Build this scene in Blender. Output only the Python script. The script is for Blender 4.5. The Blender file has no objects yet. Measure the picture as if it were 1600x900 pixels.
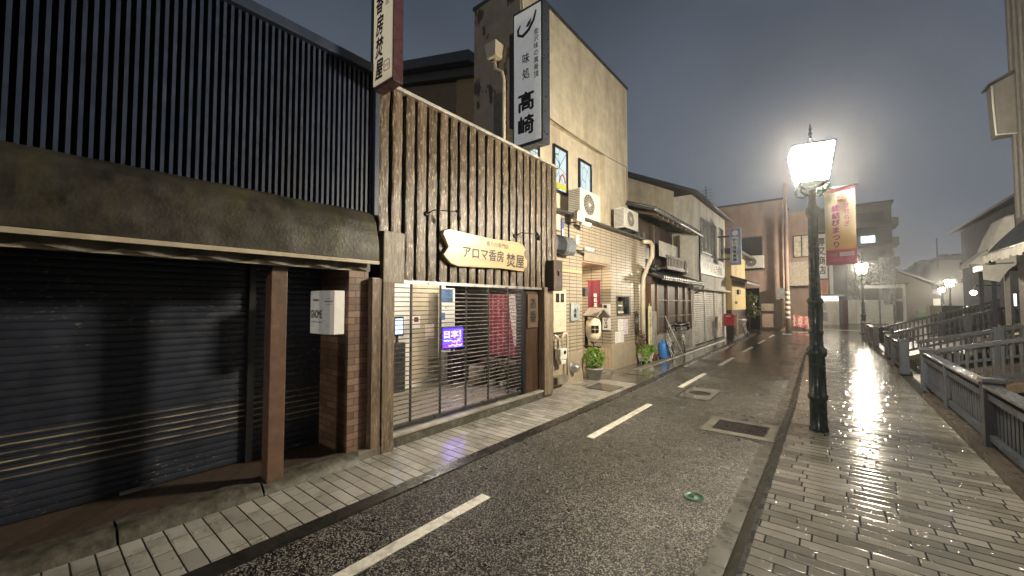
import bpy, bmesh, math, random
from mathutils import Vector, Matrix, noise as mnoise
R = math.radians
random.seed(7)
sc = bpy.context.scene
col = sc.collection

# ------------------------------------------------------------------ camera
cam_d = bpy.data.cameras.new('camera'); cam = bpy.data.objects.new('camera', cam_d); col.objects.link(cam)
cam.location = (0, 0, 1.7)
cam_d.sensor_width = 36; cam_d.lens = 36 * 615 / 1600
cam_d.clip_start = 0.05; cam_d.clip_end = 2000
cam.rotation_euler = (R(90) + math.atan2(24, 615), 0, math.atan2(497, 615))
sc.camera = cam

# ------------------------------------------------------------------ world: rainy night sky with town glow
SUN_EL, SUN_AZ = R(12), R(60)
w = bpy.data.worlds.new('World'); sc.world = w; w.use_nodes = True
nt = w.node_tree; nt.nodes.clear()
o_ = nt.nodes.new('ShaderNodeOutputWorld'); bg = nt.nodes.new('ShaderNodeBackground')
sky = nt.nodes.new('ShaderNodeTexSky'); sky.sky_type = 'NISHITA'; sky.sun_disc = False
sky.sun_elevation = SUN_EL; sky.sun_rotation = SUN_AZ
mul = nt.nodes.new('ShaderNodeVectorMath'); mul.operation = 'SCALE'; mul.inputs['Scale'].default_value = 0.03
nt.links.new(sky.outputs[0], mul.inputs[0])
# low cloud lit by the town: greyer and brighter towards the horizon
geo = nt.nodes.new('ShaderNodeNewGeometry'); sep = nt.nodes.new('ShaderNodeSeparateXYZ')
tc = nt.nodes.new('ShaderNodeTexCoord'); nt.links.new(tc.outputs['Generated'], sep.inputs[0])
ramp = nt.nodes.new('ShaderNodeValToRGB'); nt.links.new(sep.outputs['Z'], ramp.inputs[0])
ramp.color_ramp.elements[0].position = 0.0; ramp.color_ramp.elements[0].color = (1.12, 1.26, 1.52, 1)
ramp.color_ramp.elements[1].position = 0.65; ramp.color_ramp.elements[1].color = (0.28, 0.35, 0.46, 1)
ns = nt.nodes.new('ShaderNodeTexNoise'); ns.inputs['Scale'].default_value = 2.2; ns.inputs['Detail'].default_value = 5
nt.links.new(tc.outputs['Generated'], ns.inputs['Vector'])
mr = nt.nodes.new('ShaderNodeMapRange'); mr.inputs[1].default_value = .3; mr.inputs[2].default_value = .7; mr.inputs[3].default_value = .74; mr.inputs[4].default_value = 1.22
nt.links.new(ns.outputs[0], mr.inputs[0])
m2 = nt.nodes.new('ShaderNodeVectorMath'); m2.operation = 'SCALE'
nt.links.new(ramp.outputs[0], m2.inputs[0]); nt.links.new(mr.outputs[0], m2.inputs['Scale'])
ad = nt.nodes.new('ShaderNodeVectorMath'); ad.operation = 'ADD'
nt.links.new(mul.outputs[0], ad.inputs[0]); nt.links.new(m2.outputs[0], ad.inputs[1])
nt.links.new(ad.outputs[0], bg.inputs[0]); bg.inputs[1].default_value = 0.05
nt.links.new(bg.outputs[0], o_.inputs[0])
sl = bpy.data.lights.new('sun', 'SUN'); sl.energy = 0.02; sl.angle = R(25); sl.color = (1, .95, .88)
so = bpy.data.objects.new('sun', sl); col.objects.link(so); so.rotation_euler = (R(78), 0, R(180) - SUN_AZ); so.location = (0, 0, 40)
sc.view_settings.view_transform = 'Standard'; sc.view_settings.look = 'None'
sc.view_settings.exposure = 1.7; sc.view_settings.gamma = 1.0; sc.view_settings.use_curve_mapping = False
sc.cycles.use_denoising = True
sc.cycles.max_bounces = 6; sc.cycles.diffuse_bounces = 3; sc.cycles.glossy_bounces = 3; sc.cycles.transmission_bounces = 3
sc.cycles.transparent_max_bounces = 6; sc.cycles.volume_bounces = 0
sc.cycles.caustics_reflective = False; sc.cycles.caustics_refractive = False
sc.cycles.sample_clamp_indirect = 4.0

LAMP_COL = (1.0, 0.875, 0.67); LAMP_STR = 240.0
HAZE = 0.0016

# ------------------------------------------------------------------ node helpers
class N:
    def __init__(s, name):
        s.m = bpy.data.materials.new(name); s.m.use_nodes = True; s.t = s.m.node_tree
        s.b = s.t.nodes['Principled BSDF']; s.out = s.t.nodes['Material Output']
        s._pos = None
    def n(s, typ, **kw):
        x = s.t.nodes.new(typ)
        for k, v in kw.items(): setattr(x, k, v)
        return x
    def l(s, a, b): s.t.links.new(a, b)
    def put(s, sock, v):
        if isinstance(v, (int, float)): sock.default_value = v
        elif isinstance(v, (tuple, list)): sock.default_value = tuple(v) + ((1,) if len(v) == 3 and len(sock.default_value) == 4 else ())
        else: s.l(v, sock)
    def pos(s):
        if s._pos is None: s._pos = s.n('ShaderNodeNewGeometry').outputs['Position']
        return s._pos
    def xyz(s, v=None):
        x = s.n('ShaderNodeSeparateXYZ'); s.l(v if v is not None else s.pos(), x.inputs[0]); return x.outputs
    def comb(s, a, b, c=0.0):
        x = s.n('ShaderNodeCombineXYZ')
        for i, v in enumerate((a, b, c)): s.put(x.inputs[i], v)
        return x.outputs[0]
    def math(s, op, a, b=0.0, c=None):
        x = s.n('ShaderNodeMath', operation=op); s.put(x.inputs[0], a); s.put(x.inputs[1], b)
        if c is not None: s.put(x.inputs[2], c)
        return x.outputs[0]
    def scale(s, v, sx, sy, sz):
        x = s.n('ShaderNodeVectorMath', operation='MULTIPLY'); s.l(v, x.inputs[0]); x.inputs[1].default_value = (sx, sy, sz); return x.outputs[0]
    def noise(s, scale, detail=3, rough=.55, vec=None, out=0):
        x = s.n('ShaderNodeTexNoise'); s.l(vec if vec is not None else s.pos(), x.inputs['Vector'])
        x.inputs['Scale'].default_value = scale; x.inputs['Detail'].default_value = detail; x.inputs['Roughness'].default_value = rough
        return x.outputs[out]
    def mapr(s, v, a, b, c, d):
        x = s.n('ShaderNodeMapRange'); s.l(v, x.inputs[0])
        for i, k in enumerate((a, b, c, d)): x.inputs[i + 1].default_value = k
        return x.outputs[0]
    def mix(s, f, a, b, mode='MIX'):
        x = s.n('ShaderNodeMix', data_type='RGBA', blend_type=mode); s.put(x.inputs[0], f); s.put(x.inputs[6], a); s.put(x.inputs[7], b); return x.outputs[2]
    def wn(s, v, dim='1D', out=0):
        x = s.n('ShaderNodeTexWhiteNoise', noise_dimensions=dim); s.l(v, x.inputs['W' if dim == '1D' else 'Vector']); return x.outputs[out]
    def bump(s, h, strength, dist=.01, prev=None):
        x = s.n('ShaderNodeBump'); s.l(h, x.inputs['Height']); s.put(x.inputs['Strength'], strength); x.inputs['Distance'].default_value = dist
        if prev is not None: s.l(prev, x.inputs['Normal'])
        return x.outputs[0]
    def set(s, base=None, rough=None, metal=None, spec=None, normal=None, emit=None, estr=None, alpha=None, coat=None, trans=None):
        i = s.b.inputs
        for k, v in (('Base Color', base), ('Roughness', rough), ('Metallic', metal), ('Specular IOR Level', spec), ('Normal', normal),
                     ('Emission Color', emit), ('Emission Strength', estr), ('Alpha', alpha), ('Coat Weight', coat), ('Transmission Weight', trans)):
            if v is not None: s.put(i[k], v)
        return s.m

def plain(name, c, rough=.5, metal=0.0, var=.25, nscale=6.0, bump=.15, bscale=40.0, spec=None, dirt=None, dscale=1.6, streak=False):
    """painted / plain surface with uneven tone, a little relief and optional dirt stains"""
    k = N(name)
    a = tuple(max(0, x * (1 - var)) for x in c); b = tuple(min(1, x * (1 + var)) for x in c)
    f = k.mapr(k.noise(nscale, 5, .62), .32, .68, 0, 1)
    base = k.mix(f, a, b)
    if dirt:
        v = k.scale(k.pos(), 1, 1, .22) if streak else None
        df = k.mapr(k.noise(dscale, 6, .66, vec=v), .48, .72, 0, .85)
        base = k.mix(df, base, dirt)
    rr = k.mapr(k.noise(nscale * 1.7, 3), .3, .7, max(.03, rough - .12), min(1, rough + .12))
    return k.set(base, rr, metal, spec, k.bump(k.noise(bscale, 3), bump, .004))

def emissive(name, c, strength):
    k = N(name); return k.set((.02, .02, .02), .4, emit=c, estr=strength)

# ------------------------------------------------------------------ mesh helpers
class MB:
    def __init__(s): s.v = []; s.f = []; s.sm = []
    def add(s, vs, fs, smooth=False):
        o = len(s.v); s.v += [tuple(v) for v in vs]; s.f += [tuple(i + o for i in f) for f in fs]; s.sm += [smooth] * len(fs); return s
    def box(s, x0, x1, y0, y1, z0, z1):
        x0, x1 = min(x0, x1), max(x0, x1); y0, y1 = min(y0, y1), max(y0, y1); z0, z1 = min(z0, z1), max(z0, z1)
        vs = [(x, y, z) for z in (z0, z1) for y in (y0, y1) for x in (x0, x1)]
        return s.add(vs, [(0, 2, 3, 1), (4, 5, 7, 6), (0, 1, 5, 4), (2, 6, 7, 3), (0, 4, 6, 2), (1, 3, 7, 5)])
    def hexa(s, bottom, top):
        """box from 4 bottom and 4 top corners (counter-clockwise from above)"""
        return s.add(list(bottom) + list(top), [(3, 2, 1, 0), (4, 5, 6, 7), (0, 1, 5, 4), (1, 2, 6, 5), (2, 3, 7, 6), (3, 0, 4, 7)])
    def bar(s, a, b, wx, wz, up=(0, 0, 1)):
        a, b = Vector(a), Vector(b); d = (b - a).normalized(); u = Vector(up)
        if abs(d.dot(u)) > .98: u = Vector((1, 0, 0))
        r = d.cross(u).normalized(); u = r.cross(d)
        q = lambda p: [p - r * wx / 2 - u * wz / 2, p + r * wx / 2 - u * wz / 2, p + r * wx / 2 + u * wz / 2, p - r * wx / 2 + u * wz / 2]
        return s.add(q(a) + q(b), [(0, 1, 2, 3), (7, 6, 5, 4), (1, 0, 4, 5), (2, 1, 5, 6), (3, 2, 6, 7), (0, 3, 7, 4)])
    def tube(s, pts, r, n=8, closed=False):
        pts = [Vector(p) for p in pts]; m = len(pts); rs = r if isinstance(r, (list, tuple)) else [r] * m
        vs = []; prev = None
        for i, p in enumerate(pts):
            if closed: d = (pts[(i + 1) % m] - pts[i - 1]).normalized()
            else: d = (pts[min(i + 1, m - 1)] - pts[max(i - 1, 0)]).normalized()
            u = Vector((0, 0, 1)) if prev is None else prev
            if abs(d.dot(u)) > .97: u = Vector((1, 0, 0)) if abs(d.x) < .9 else Vector((0, 1, 0))
            a = d.cross(u).normalized(); b = a.cross(d).normalized(); prev = b
            for k in range(n):
                t = 2 * math.pi * k / n; vs.append(p + (a * math.cos(t) + b * math.sin(t)) * rs[i])
        fs = []
        for i in range(m if closed else m - 1):
            j = (i + 1) % m
            for k in range(n): fs.append((i * n + k, i * n + (k + 1) % n, j * n + (k + 1) % n, j * n + k))
        if not closed:
            fs.append(tuple(range(n))[::-1]); fs.append(tuple(range((m - 1) * n, m * n)))
        return s.add(vs, fs, True)
    def lathe(s, prof, c=(0, 0, 0), n=20, smooth=True, axis='Z'):
        vs = []
        for r, z in prof:
            for k in range(n):
                t = 2 * math.pi * (k + .5) / n; x, y = r * math.cos(t), r * math.sin(t)
                p = (x, y, z) if axis == 'Z' else ((z, x, y) if axis == 'X' else (x, z, y))
                vs.append((c[0] + p[0], c[1] + p[1], c[2] + p[2]))
        fs = []
        for i in range(len(prof) - 1):
            for k in range(n): fs.append((i * n + k, i * n + (k + 1) % n, (i + 1) * n + (k + 1) % n, (i + 1) * n + k))
        fs.append(tuple(range(n))[::-1]); fs.append(tuple(range((len(prof) - 1) * n, len(prof) * n)))
        return s.add(vs, fs, smooth)
    def prism(s, poly, origin, right, up, depth):
        """2-D outline in (right, up), extruded by -normal*depth; normal = right x up"""
        o, r, u = Vector(origin), Vector(right), Vector(up); nn = r.cross(u).normalized(); k = len(poly)
        f_ = [o + r * a + u * b for a, b in poly]; b_ = [p - nn * depth for p in f_]
        return s.add(f_ + b_, [tuple(range(k)), tuple(range(2 * k - 1, k - 1, -1))] + [(i, i + k, (i + 1) % k + k, (i + 1) % k) for i in range(k)])
    def grid(s, fn, nu, nv, smooth=True, thick=0.0):
        vs = [Vector(fn(i / nu, j / nv)) for j in range(nv + 1) for i in range(nu + 1)]
        W = nu + 1
        fs = [(j * W + i, j * W + i + 1, (j + 1) * W + i + 1, (j + 1) * W + i) for j in range(nv) for i in range(nu)]
        s.add(vs, fs, smooth)
        if thick:
            nv_ = []
            for j in range(nv + 1):
                for i in range(nu + 1):
                    a = vs[j * W + min(i + 1, nu)] - vs[j * W + max(i - 1, 0)]; b = vs[min(j + 1, nv) * W + i] - vs[max(j - 1, 0) * W + i]
                    c = a.cross(b); c = c.normalized() if c.length > 1e-9 else Vector((0, 0, 1))
                    nv_.append(vs[j * W + i] - c * thick)
            s.add(nv_, [f[::-1] for f in fs], smooth)
            ring = [i for i in range(nu)] + [nu + W * j for j in range(nv)] + [W * nv + nu - i for i in range(nu)] + [W * (nv - j) for j in range(nv)]
            L = len(ring)
            s.add([vs[i] for i in ring] + [nv_[i] for i in ring], [((i + 1) % L, i, i + L, (i + 1) % L + L) for i in range(L)], False)
        return s
    def disc(s, c, r, normal, n=20):
        nn = Vector(normal).normalized(); u = nn.orthogonal().normalized(); v = nn.cross(u); c = Vector(c)
        return s.add([c + (u * math.cos(2 * math.pi * k / n) + v * math.sin(2 * math.pi * k / n)) * r for k in range(n)], [tuple(range(n))])
    def build(s, name, mat, parent=None, bevel=0.0, loc=None):
        me = bpy.data.meshes.new(name)
        off = Vector((0, 0, 0))
        if parent is not None:
            p = parent
            while p is not None: off += p.location; p = p.parent
        elif loc is not None: off = Vector(loc)
        me.from_pydata([tuple(Vector(v) - off) for v in s.v], [], s.f); me.update()
        me.polygons.foreach_set('use_smooth', s.sm)
        me.materials.append(mat)
        o = bpy.data.objects.new(name, me); col.objects.link(o)
        if parent is not None: o.parent = parent
        elif loc is not None: o.location = loc
        if bevel:
            b = o.modifiers.new('bevel', 'BEVEL'); b.width = bevel; b.segments = 2; b.limit_method = 'ANGLE'; b.angle_limit = R(40)
        return o

def tag(o, label=None, cat=None, group=None, kind=None):
    if label: o['label'] = label
    if cat: o['category'] = cat
    if group: o['group'] = group
    if kind: o['kind'] = kind
    return o
def thing(name, label, cat, loc=(0, 0, 0), group=None):
    o = bpy.data.objects.new(name, None); o.empty_display_size = .2; col.objects.link(o); o.location = loc
    return tag(o, label, cat, group)
def struct(name, mb, mat): return tag(mb.build(name, mat), kind='structure')
def copy_tree(o, parent=None):
    c = o.copy(); col.objects.link(c)
    if parent is not None: c.parent = parent; c.matrix_parent_inverse = o.matrix_parent_inverse.copy()
    for ch in [x for x in o.children]: copy_tree(ch, c)
    return c

def text(parent, body, mat, center, right, up, w=None, h=None, bold=0.0, proud=.003, name='lettering', vertical=False, gap=1.08, shear=0.0, thick=0.0015):
    """lettering as its own mesh: right/up span the surface it stands on"""
    r, u = Vector(right).normalized(), Vector(up).normalized(); nn = r.cross(u)
    vs, fs = [], []
    items = [(c, 0, -i * gap) for i, c in enumerate(body)] if vertical else [(body, 0, 0)]
    for s_, ox, oy in items:
        if not s_.strip(): continue
        cu = bpy.data.curves.new('glyphs', 'FONT'); cu.body = s_; cu.resolution_u = 3; cu.shear = shear
        ob = bpy.data.objects.new('glyphs', cu); col.objects.link(ob)
        bpy.context.view_layer.update()
        me = bpy.data.meshes.new_from_object(ob.evaluated_get(bpy.context.evaluated_depsgraph_get()))
        o = len(vs); pts = [v.co.copy() for v in me.vertices]
        if vertical and pts:
            cx = (min(p.x for p in pts) + max(p.x for p in pts)) / 2
        else: cx = 0
        vs += [(p.x - cx + ox, p.y + oy) for p in pts]; fs += [tuple(i + o for i in f.vertices) for f in me.polygons]
        bpy.data.objects.remove(ob); bpy.data.curves.remove(cu); bpy.data.meshes.remove(me)
    if not vs: return None
    x0, x1 = min(v[0] for v in vs), max(v[0] for v in vs); y0, y1 = min(v[1] for v in vs), max(v[1] for v in vs)
    sx = w / (x1 - x0) if w else None; sy = h / (y1 - y0) if h else None
    sx = sx or sy; sy = sy or sx
    c = Vector(center); mb = MB()
    d = bold
    for q, (da, db) in enumerate(((0, 0), (d, 0), (-d, 0), (0, d), (0, -d)) if d else ((0, 0),)):
        mb.add([c + r * ((a + da - (x0 + x1) / 2) * sx) + u * ((b + db - (y0 + y1) / 2) * sy) + nn * (proud + q * .0004) for a, b in vs], fs)
    return mb.build(name, mat, parent)

def leaves(mb, c, rad, n, size, flat=.5, rnd=random):
    for _ in range(n):
        while True:
            p = Vector((rnd.uniform(-1, 1), rnd.uniform(-1, 1), rnd.uniform(-1, 1)))
            if .2 < p.length < 1: break
        if rnd.random() < .6: p = p.normalized() * rnd.uniform(.68, 1.05 if rnd.random() < .8 else 1.32)
        q = Vector(c) + Vector((p.x * rad[0], p.y * rad[1], p.z * rad[2]))
        d = (Vector((p.x, p.y, p.z * .6 + .3)) + Vector((rnd.gauss(0, .5), rnd.gauss(0, .5), rnd.gauss(0, .5)))).normalized()
        t = d.orthogonal().normalized(); t.rotate(Matrix.Rotation(rnd.uniform(0, 6.28), 3, d)); b = d.cross(t)
        s_ = size * rnd.uniform(.6, 1.35)
        mb.add([q - t * s_ * .5, q + b * s_ * .22 + d * s_ * .1, q + t * s_ * .6, q - b * s_ * .22 + d * s_ * .1], [(0, 1, 2, 3)])

# ------------------------------------------------------------------ ground materials
def road_mat():
    k = N('wet_asphalt')
    vo = k.n('ShaderNodeTexVoronoi', feature='F1'); k.l(k.scale(k.pos(), 1, 1, .01), vo.inputs['Vector']); vo.inputs['Scale'].default_value = 112
    rnd = k.xyz(vo.outputs['Color'])[0]
    st = k.mapr(rnd, .62, .78, 0, 1)
    big = k.mapr(k.noise(1.1, 5, .6), .3, .7, .55, 1.15)
    x = k.n('ShaderNodeVectorMath', operation='SCALE'); k.l(k.mix(st, (.009, .0088, .0086), (.31, .293, .262)), x.inputs[0]); k.l(big, x.inputs['Scale'])
    yy = k.xyz()[1]; xx = k.xyz()[0]
    far = k.mapr(yy, 6.5, 15, 0, 1)
    pud = k.mapr(k.math('ADD', k.noise(.55, 4, .6), k.math('MULTIPLY', far, .3)), .55, .74, 0, 1)
    rough = k.math('SUBTRACT', k.mapr(k.noise(7, 4), .3, .7, .24, .42), k.math('MULTIPLY', pud, .17))
    rough = k.math('MAXIMUM', rough, .1)
    base = k.mix(k.math('MULTIPLY', pud, .55), x.outputs[0], (.022, .020, .018))
    hgt = k.math('ADD', k.math('MULTIPLY', vo.outputs['Distance'], -1.0), k.math('MULTIPLY', rnd, .6))
    b1 = k.bump(hgt, k.math('SUBTRACT', .75, k.math('MULTIPLY', pud, .6)), .006)
    b2 = k.bump(k.noise(5, 4, .6), .16, .03, b1)
    return k.set(base, rough, 0, .3, b2)

def tile_mat(name, pitch, length, c1, c2, joint, jw_row, jw_end, rough=(.16, .34), tilt=.35, dirt=(.09, .085, .06), wet_far=None):
    """rows across the pavement (each row a random offset and length), one tone and one slight tilt per slab"""
    k = N(name); X, Y, Z = k.xyz()
    wob = k.math('MULTIPLY', k.math('SUBTRACT', k.noise(9, 2), .5), .006)
    v = k.math('DIVIDE', k.math('ADD', Y, wob), pitch); row = k.math('FLOOR', v); fv = k.math('FRACT', v)
    ro = k.wn(row); ln = k.math('MULTIPLY', k.math('ADD', .75, k.math('MULTIPLY', k.wn(k.math('ADD', row, 51.3)), .6)), length)
    u = k.math('ADD', k.math('DIVIDE', k.math('ADD', X, k.math('ADD', wob, 20.0)), ln), k.math('MULTIPLY', ro, 7.0)); cu = k.math('FLOOR', u); fu = k.math('FRACT', u)
    dv = k.math('MULTIPLY', k.math('MINIMUM', fv, k.math('SUBTRACT', 1, fv)), pitch)
    du = k.math('MULTIPLY', k.math('MINIMUM', fu, k.math('SUBTRACT', 1, fu)), ln)
    jr = k.mapr(dv, jw_row * .5, jw_row, 0, 1); je = k.mapr(du, jw_end * .5, jw_end, 0, 1)
    face = k.math('MULTIPLY', jr, je)
    idv = k.comb(row, cu, 3.1); rnd = k.wn(idv, '3D', 1); rx, ry, rz = k.xyz(rnd)
    base = k.mix(rx, c1, c2)
    sp = k.mapr(k.noise(220, 2, .6), .35, .65, .86, 1.12)
    s2 = k.n('ShaderNodeVectorMath', operation='SCALE'); k.l(base, s2.inputs[0]); k.l(sp, s2.inputs['Scale'])
    base = k.mix(k.mapr(k.noise(1.7, 6, .68), .5, .72, 0, .8), s2.outputs[0], dirt)
    base = k.mix(face, joint, base)
    rg = k.mapr(k.noise(3.2, 4), .3, .7, rough[0], rough[1])
    tl = k.math('ADD', k.math('MULTIPLY', k.math('SUBTRACT', ry, .5), k.math('SUBTRACT', fv, .5)), k.math('MULTIPLY', k.math('SUBTRACT', rz, .5), k.math('SUBTRACT', fu, .5)))
    edge = k.math('MULTIPLY', k.math('MULTIPLY', k.mapr(dv, 0, .016, 0, 1), k.mapr(du, 0, .016, 0, 1)), .5)
    h = k.math('ADD', edge, k.math('MULTIPLY', tl, tilt * 6))
    h = k.math('ADD', h, k.math('MULTIPLY', k.noise(60, 3, .6), .16))
    b = k.bump(h, .5, .006)
    b = k.bump(k.noise(14, 3), .07, .012, b)
    vd = k.n('ShaderNodeTexVoronoi', feature='F1'); k.l(k.scale(k.pos(), 1, 1, .01), vd.inputs['Vector']); vd.inputs['Scale'].default_value = 13
    b = k.bump(k.mapr(vd.outputs['Distance'], 0, .22, 1, 0), .9, .008, b)
    return k.set(base, rg, 0, .5, b)

def kerb_mat(name, c):
    k = N(name); X, Y, Z = k.xyz()
    fv = k.math('FRACT', k.math('DIVIDE', Y, .6)); d = k.math('MULTIPLY', k.math('MINIMUM', fv, k.math('SUBTRACT', 1, fv)), .6)
    j = k.mapr(d, .003, .007, 0, 1)
    base = k.mix(k.mapr(k.noise(5, 6, .65), .35, .7, 0, 1), c, tuple(x * .45 for x in c))
    base = k.mix(j, (.012, .012, .011), base)
    return k.set(base, k.mapr(k.noise(8, 3), .3, .7, .18, .4), 0, .5, k.bump(k.noise(70, 4), .3, .004))

def brick_mat(name, row, ln, c1, c2, mortar, mw=.006, offset=.5, rough=.55, bump=.6, coord='wall', dirt=None):
    k = N(name); X, Y, Z = k.xyz()
    u = k.math('ADD', X, Y)
    if coord == 'vert': vec = k.comb(Z, u)
    else: vec = k.comb(u, Z)
    x = k.n('ShaderNodeTexBrick'); x.offset = offset; x.squash = 1
    k.l(vec, x.inputs['Vector']); i = x.inputs
    i['Scale'].default_value = 1; i['Mortar Size'].default_value = mw; i['Mortar Smooth'].default_value = .15; i['Bias'].default_value = 0
    i['Brick Width'].default_value = ln; i['Row Height'].default_value = row
    i['Color1'].default_value = c1 + (1,); i['Color2'].default_value = c2 + (1,); i['Mortar'].default_value = mortar + (1,)
    base = k.mix(k.mapr(k.noise(30, 4), .3, .7, 0, .35), x.outputs[0], tuple(v * .55 for v in c1))
    if dirt: base = k.mix(k.mapr(k.noise(1.5, 6, .66), .5, .75, 0, .6), base, dirt)
    h = k.math('ADD', k.math('MULTIPLY', x.outputs['Fac'], -1.0), k.math('MULTIPLY', k.noise(90, 3), .25))
    return k.set(base, k.mapr(k.noise(12, 3), .3, .7, rough - .15, rough + .1), 0, .5, k.bump(h, bump, .006))

def wood_mat(name, c1, c2, worn, rough=.38, axis='Z', pitch=.184, bump=.8, wornamt=.6, fine=60):
    """weathered timber: long grain, one tone per board, worn pale patches, doubling as shiny flecks on the cladding"""
    k = N(name); X, Y, Z = k.xyz()
    sc_ = {'Z': (1, 1, .07), 'Y': (1, .07, 1), 'X': (.07, 1, 1)}[axis]
    g = k.noise(fine, 5, .65, vec=k.scale(k.pos(), *sc_))
    g2 = k.noise(13, 4, .6, vec=k.scale(k.pos(), sc_[0], sc_[1], sc_[2]))
    f = k.mapr(k.math('ADD', k.math('MULTIPLY', g, .6), k.math('MULTIPLY', g2, .4)), .36, .62, 0, 1)
    base = k.mix(f, c1, c2)
    bd = k.wn(k.math('FLOOR', k.math('DIVIDE', Y if axis != 'Y' else X, pitch)))
    tone = k.n('ShaderNodeVectorMath', operation='SCALE'); k.l(base, tone.inputs[0]); k.l(k.mapr(bd, 0, 1, .62, 1.3), tone.inputs['Scale'])
    wv = k.noise(34, 7, .78, vec=k.scale(k.pos(), 1, 1, .3) if axis == 'Z' else k.pos())
    base = k.mix(k.mapr(wv, .52, .62, 0, wornamt), tone.outputs[0], worn)
    h = k.math('ADD', g, k.math('MULTIPLY', wv, .8))
    return k.set(base, k.mapr(wv, .35, .65, rough + .12, rough - .12), 0, .5, k.bump(h, bump, .008))

def shutter_mat(name, c, rough=.4, rust=(.16, .10, .05), amt=.7, scuff=None, pitch=.062, z0=.07):
    """painted slat steel with scuffs and flaked paint following the slats"""
    k = N(name)
    v = k.scale(k.pos(), 1, .6, 6)
    sc_ = k.mapr(k.noise(7, 6, .72, vec=v), .60, .72, 0, amt)
    base = k.mix(k.mapr(k.noise(2.5, 4), .3, .7, 0, 1), tuple(x * .7 for x in c), tuple(x * 1.25 for x in c))
    base = k.mix(sc_, base, rust)
    if scuff:
        # paint worn through along the slat ridges at bumper height, plus a few flakes higher up
        X, Y, Z = k.xyz(); fz = k.math('FRACT', k.math('DIVIDE', k.math('SUBTRACT', Z, z0), pitch))
        ridge = k.mapr(k.math('ABSOLUTE', k.math('SUBTRACT', fz, .5)), .06, .12, 1, 0)
        band = k.math('MULTIPLY', k.mapr(Z, .36, .46, 0, 1), k.mapr(Z, .66, .78, 1, 0))
        nz = k.noise(5, 6, .75, vec=k.scale(k.pos(), 1, 1, 9))
        w1 = k.math('MULTIPLY', k.math('MULTIPLY', ridge, band), k.mapr(nz, .40, .52, 0, 1))
        w2 = k.math('MULTIPLY', k.mapr(k.noise(16, 6, .8, vec=k.scale(k.pos(), 1, 1, 3.2)), .60, .63, 0, 1), k.mapr(k.noise(1.4, 3), .44, .54, 0, 1))
        base = k.mix(k.math('MAXIMUM', w1, w2), base, scuff)
    return k.set(base, k.mapr(k.noise(9, 4), .3, .7, rough - .12, rough + .15), .0, .5, k.bump(k.noise(60, 4), .2, .003))

def leaf_mat(name, c1, c2):
    k = N(name); r = k.n('ShaderNodeObjectInfo'); f = k.mapr(k.noise(24, 3), .32, .68, 0, 1)
    m = k.set(k.mix(f, c1, c2), .35, 0, .5); k.b.inputs['Subsurface Weight'].default_value = 0.0; return m

M = {}
M['road'] = road_mat()
M['tiles_left'] = tile_mat('pale_pavement_slabs', .117, .27, (.30, .29, .265), (.47, .455, .42), (.018, .016, .014), .007, .003, (.08, .22), .25)
M['tiles_right'] = tile_mat('grey_pavement_bricks', .112, .34, (.105, .10, .088), (.225, .214, .19), (.008, .0075, .006), .0085, .0075, (.07, .19), .3)
M['kerb_dark'] = kerb_mat('dark_wet_kerb', (.028, .027, .025))
M['gutter'] = kerb_mat('concrete_gutter', (.125, .118, .102))
M['concrete'] = plain('stained_concrete', (.2, .185, .155), .5, var=.35, nscale=5, bump=.4, dirt=(.05, .055, .03), dscale=2.2)
M['concrete_pale'] = plain('pale_concrete', (.36, .34, .3), .5, var=.25, bump=.3, dirt=(.1, .09, .07))
M['mossy'] = plain('mossy_concrete', (.085, .079, .064), .45, var=.6, nscale=14, bump=.8, bscale=55, dirt=(.025, .03, .013), dscale=4.5)
M['wet_slab'] = plain('wet_concrete_slab', (.12, .113, .1), .12, var=.35, nscale=3, bump=.15, dirt=(.06, .055, .045))
M['white_line'] = plain('road_paint', (.72, .70, .62), .4, var=.18, nscale=25, bump=.35, bscale=120, dirt=(.3, .28, .24), dscale=9)
M['navy'] = plain('navy_painted_steel', (.030, .043, .078), .45, .0, .22, bump=.1, dirt=(.02, .022, .03), streak=True)
M['gap_shade'] = plain('gap_shade_backing', (.003, .003, .004), .8)  # near black: shade of the gaps between the ribs put into the backing
M['black'] = plain('black_paint', (.012, .012, .014), .4)
M['awning_old'] = plain('mildewed_awning_canvas', (.034, .030, .023), .45, var=.6, nscale=5, bump=.6, dirt=(.075, .07, .03), dscale=3.2, streak=True)
def sign_added_glow(name, c, e):  # acrylic with faint emission added to brighten the sign face
    m_ = plain(name, c, .3, var=.05); b_ = m_.node_tree.nodes['Principled BSDF'].inputs; b_['Emission Color'].default_value = c + (1,); b_['Emission Strength'].default_value = e; return m_
M['cream_trim'] = plain('cream_trim', (.5, .43, .32), .45, var=.12, dirt=(.2, .16, .1))
M['valance'] = plain('grey_canvas_valance', (.14, .125, .095), .7, var=.3)
M['brown_post'] = plain('brown_painted_wood', (.135, .083, .055), .4, var=.25, nscale=9, bump=.3, dirt=(.08, .045, .03), streak=True)
M['shutter'] = shutter_mat('dark_roller_shutter', (.022, .027, .042), .42, (.04, .03, .022), .5, (.36, .29, .18))
M['shutter_pale'] = shutter_mat('pale_roller_shutter', (.7, .66, .58), .4, (.42, .37, .3), .4)
M['brick'] = brick_mat('red_brown_brick', .0735, .21, (.13, .075, .05), (.27, .175, .12), (.05, .04, .032), .005, .5, .5, .5, dirt=(.07, .04, .03))
M['terracotta_tile'] = brick_mat('terracotta_floor_tile', .3, .3, (.062, .044, .033), (.085, .06, .045), (.025, .021, .018), .006)
M['boards'] = wood_mat('rough_waney_boards', (.030, .021, .014), (.135, .10, .068), (.46, .37, .26), .28, 'Z', .184, 1.0, .85, 45)  # pale colour carries real wear plus painted shiny flecks of the wet boards
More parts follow.
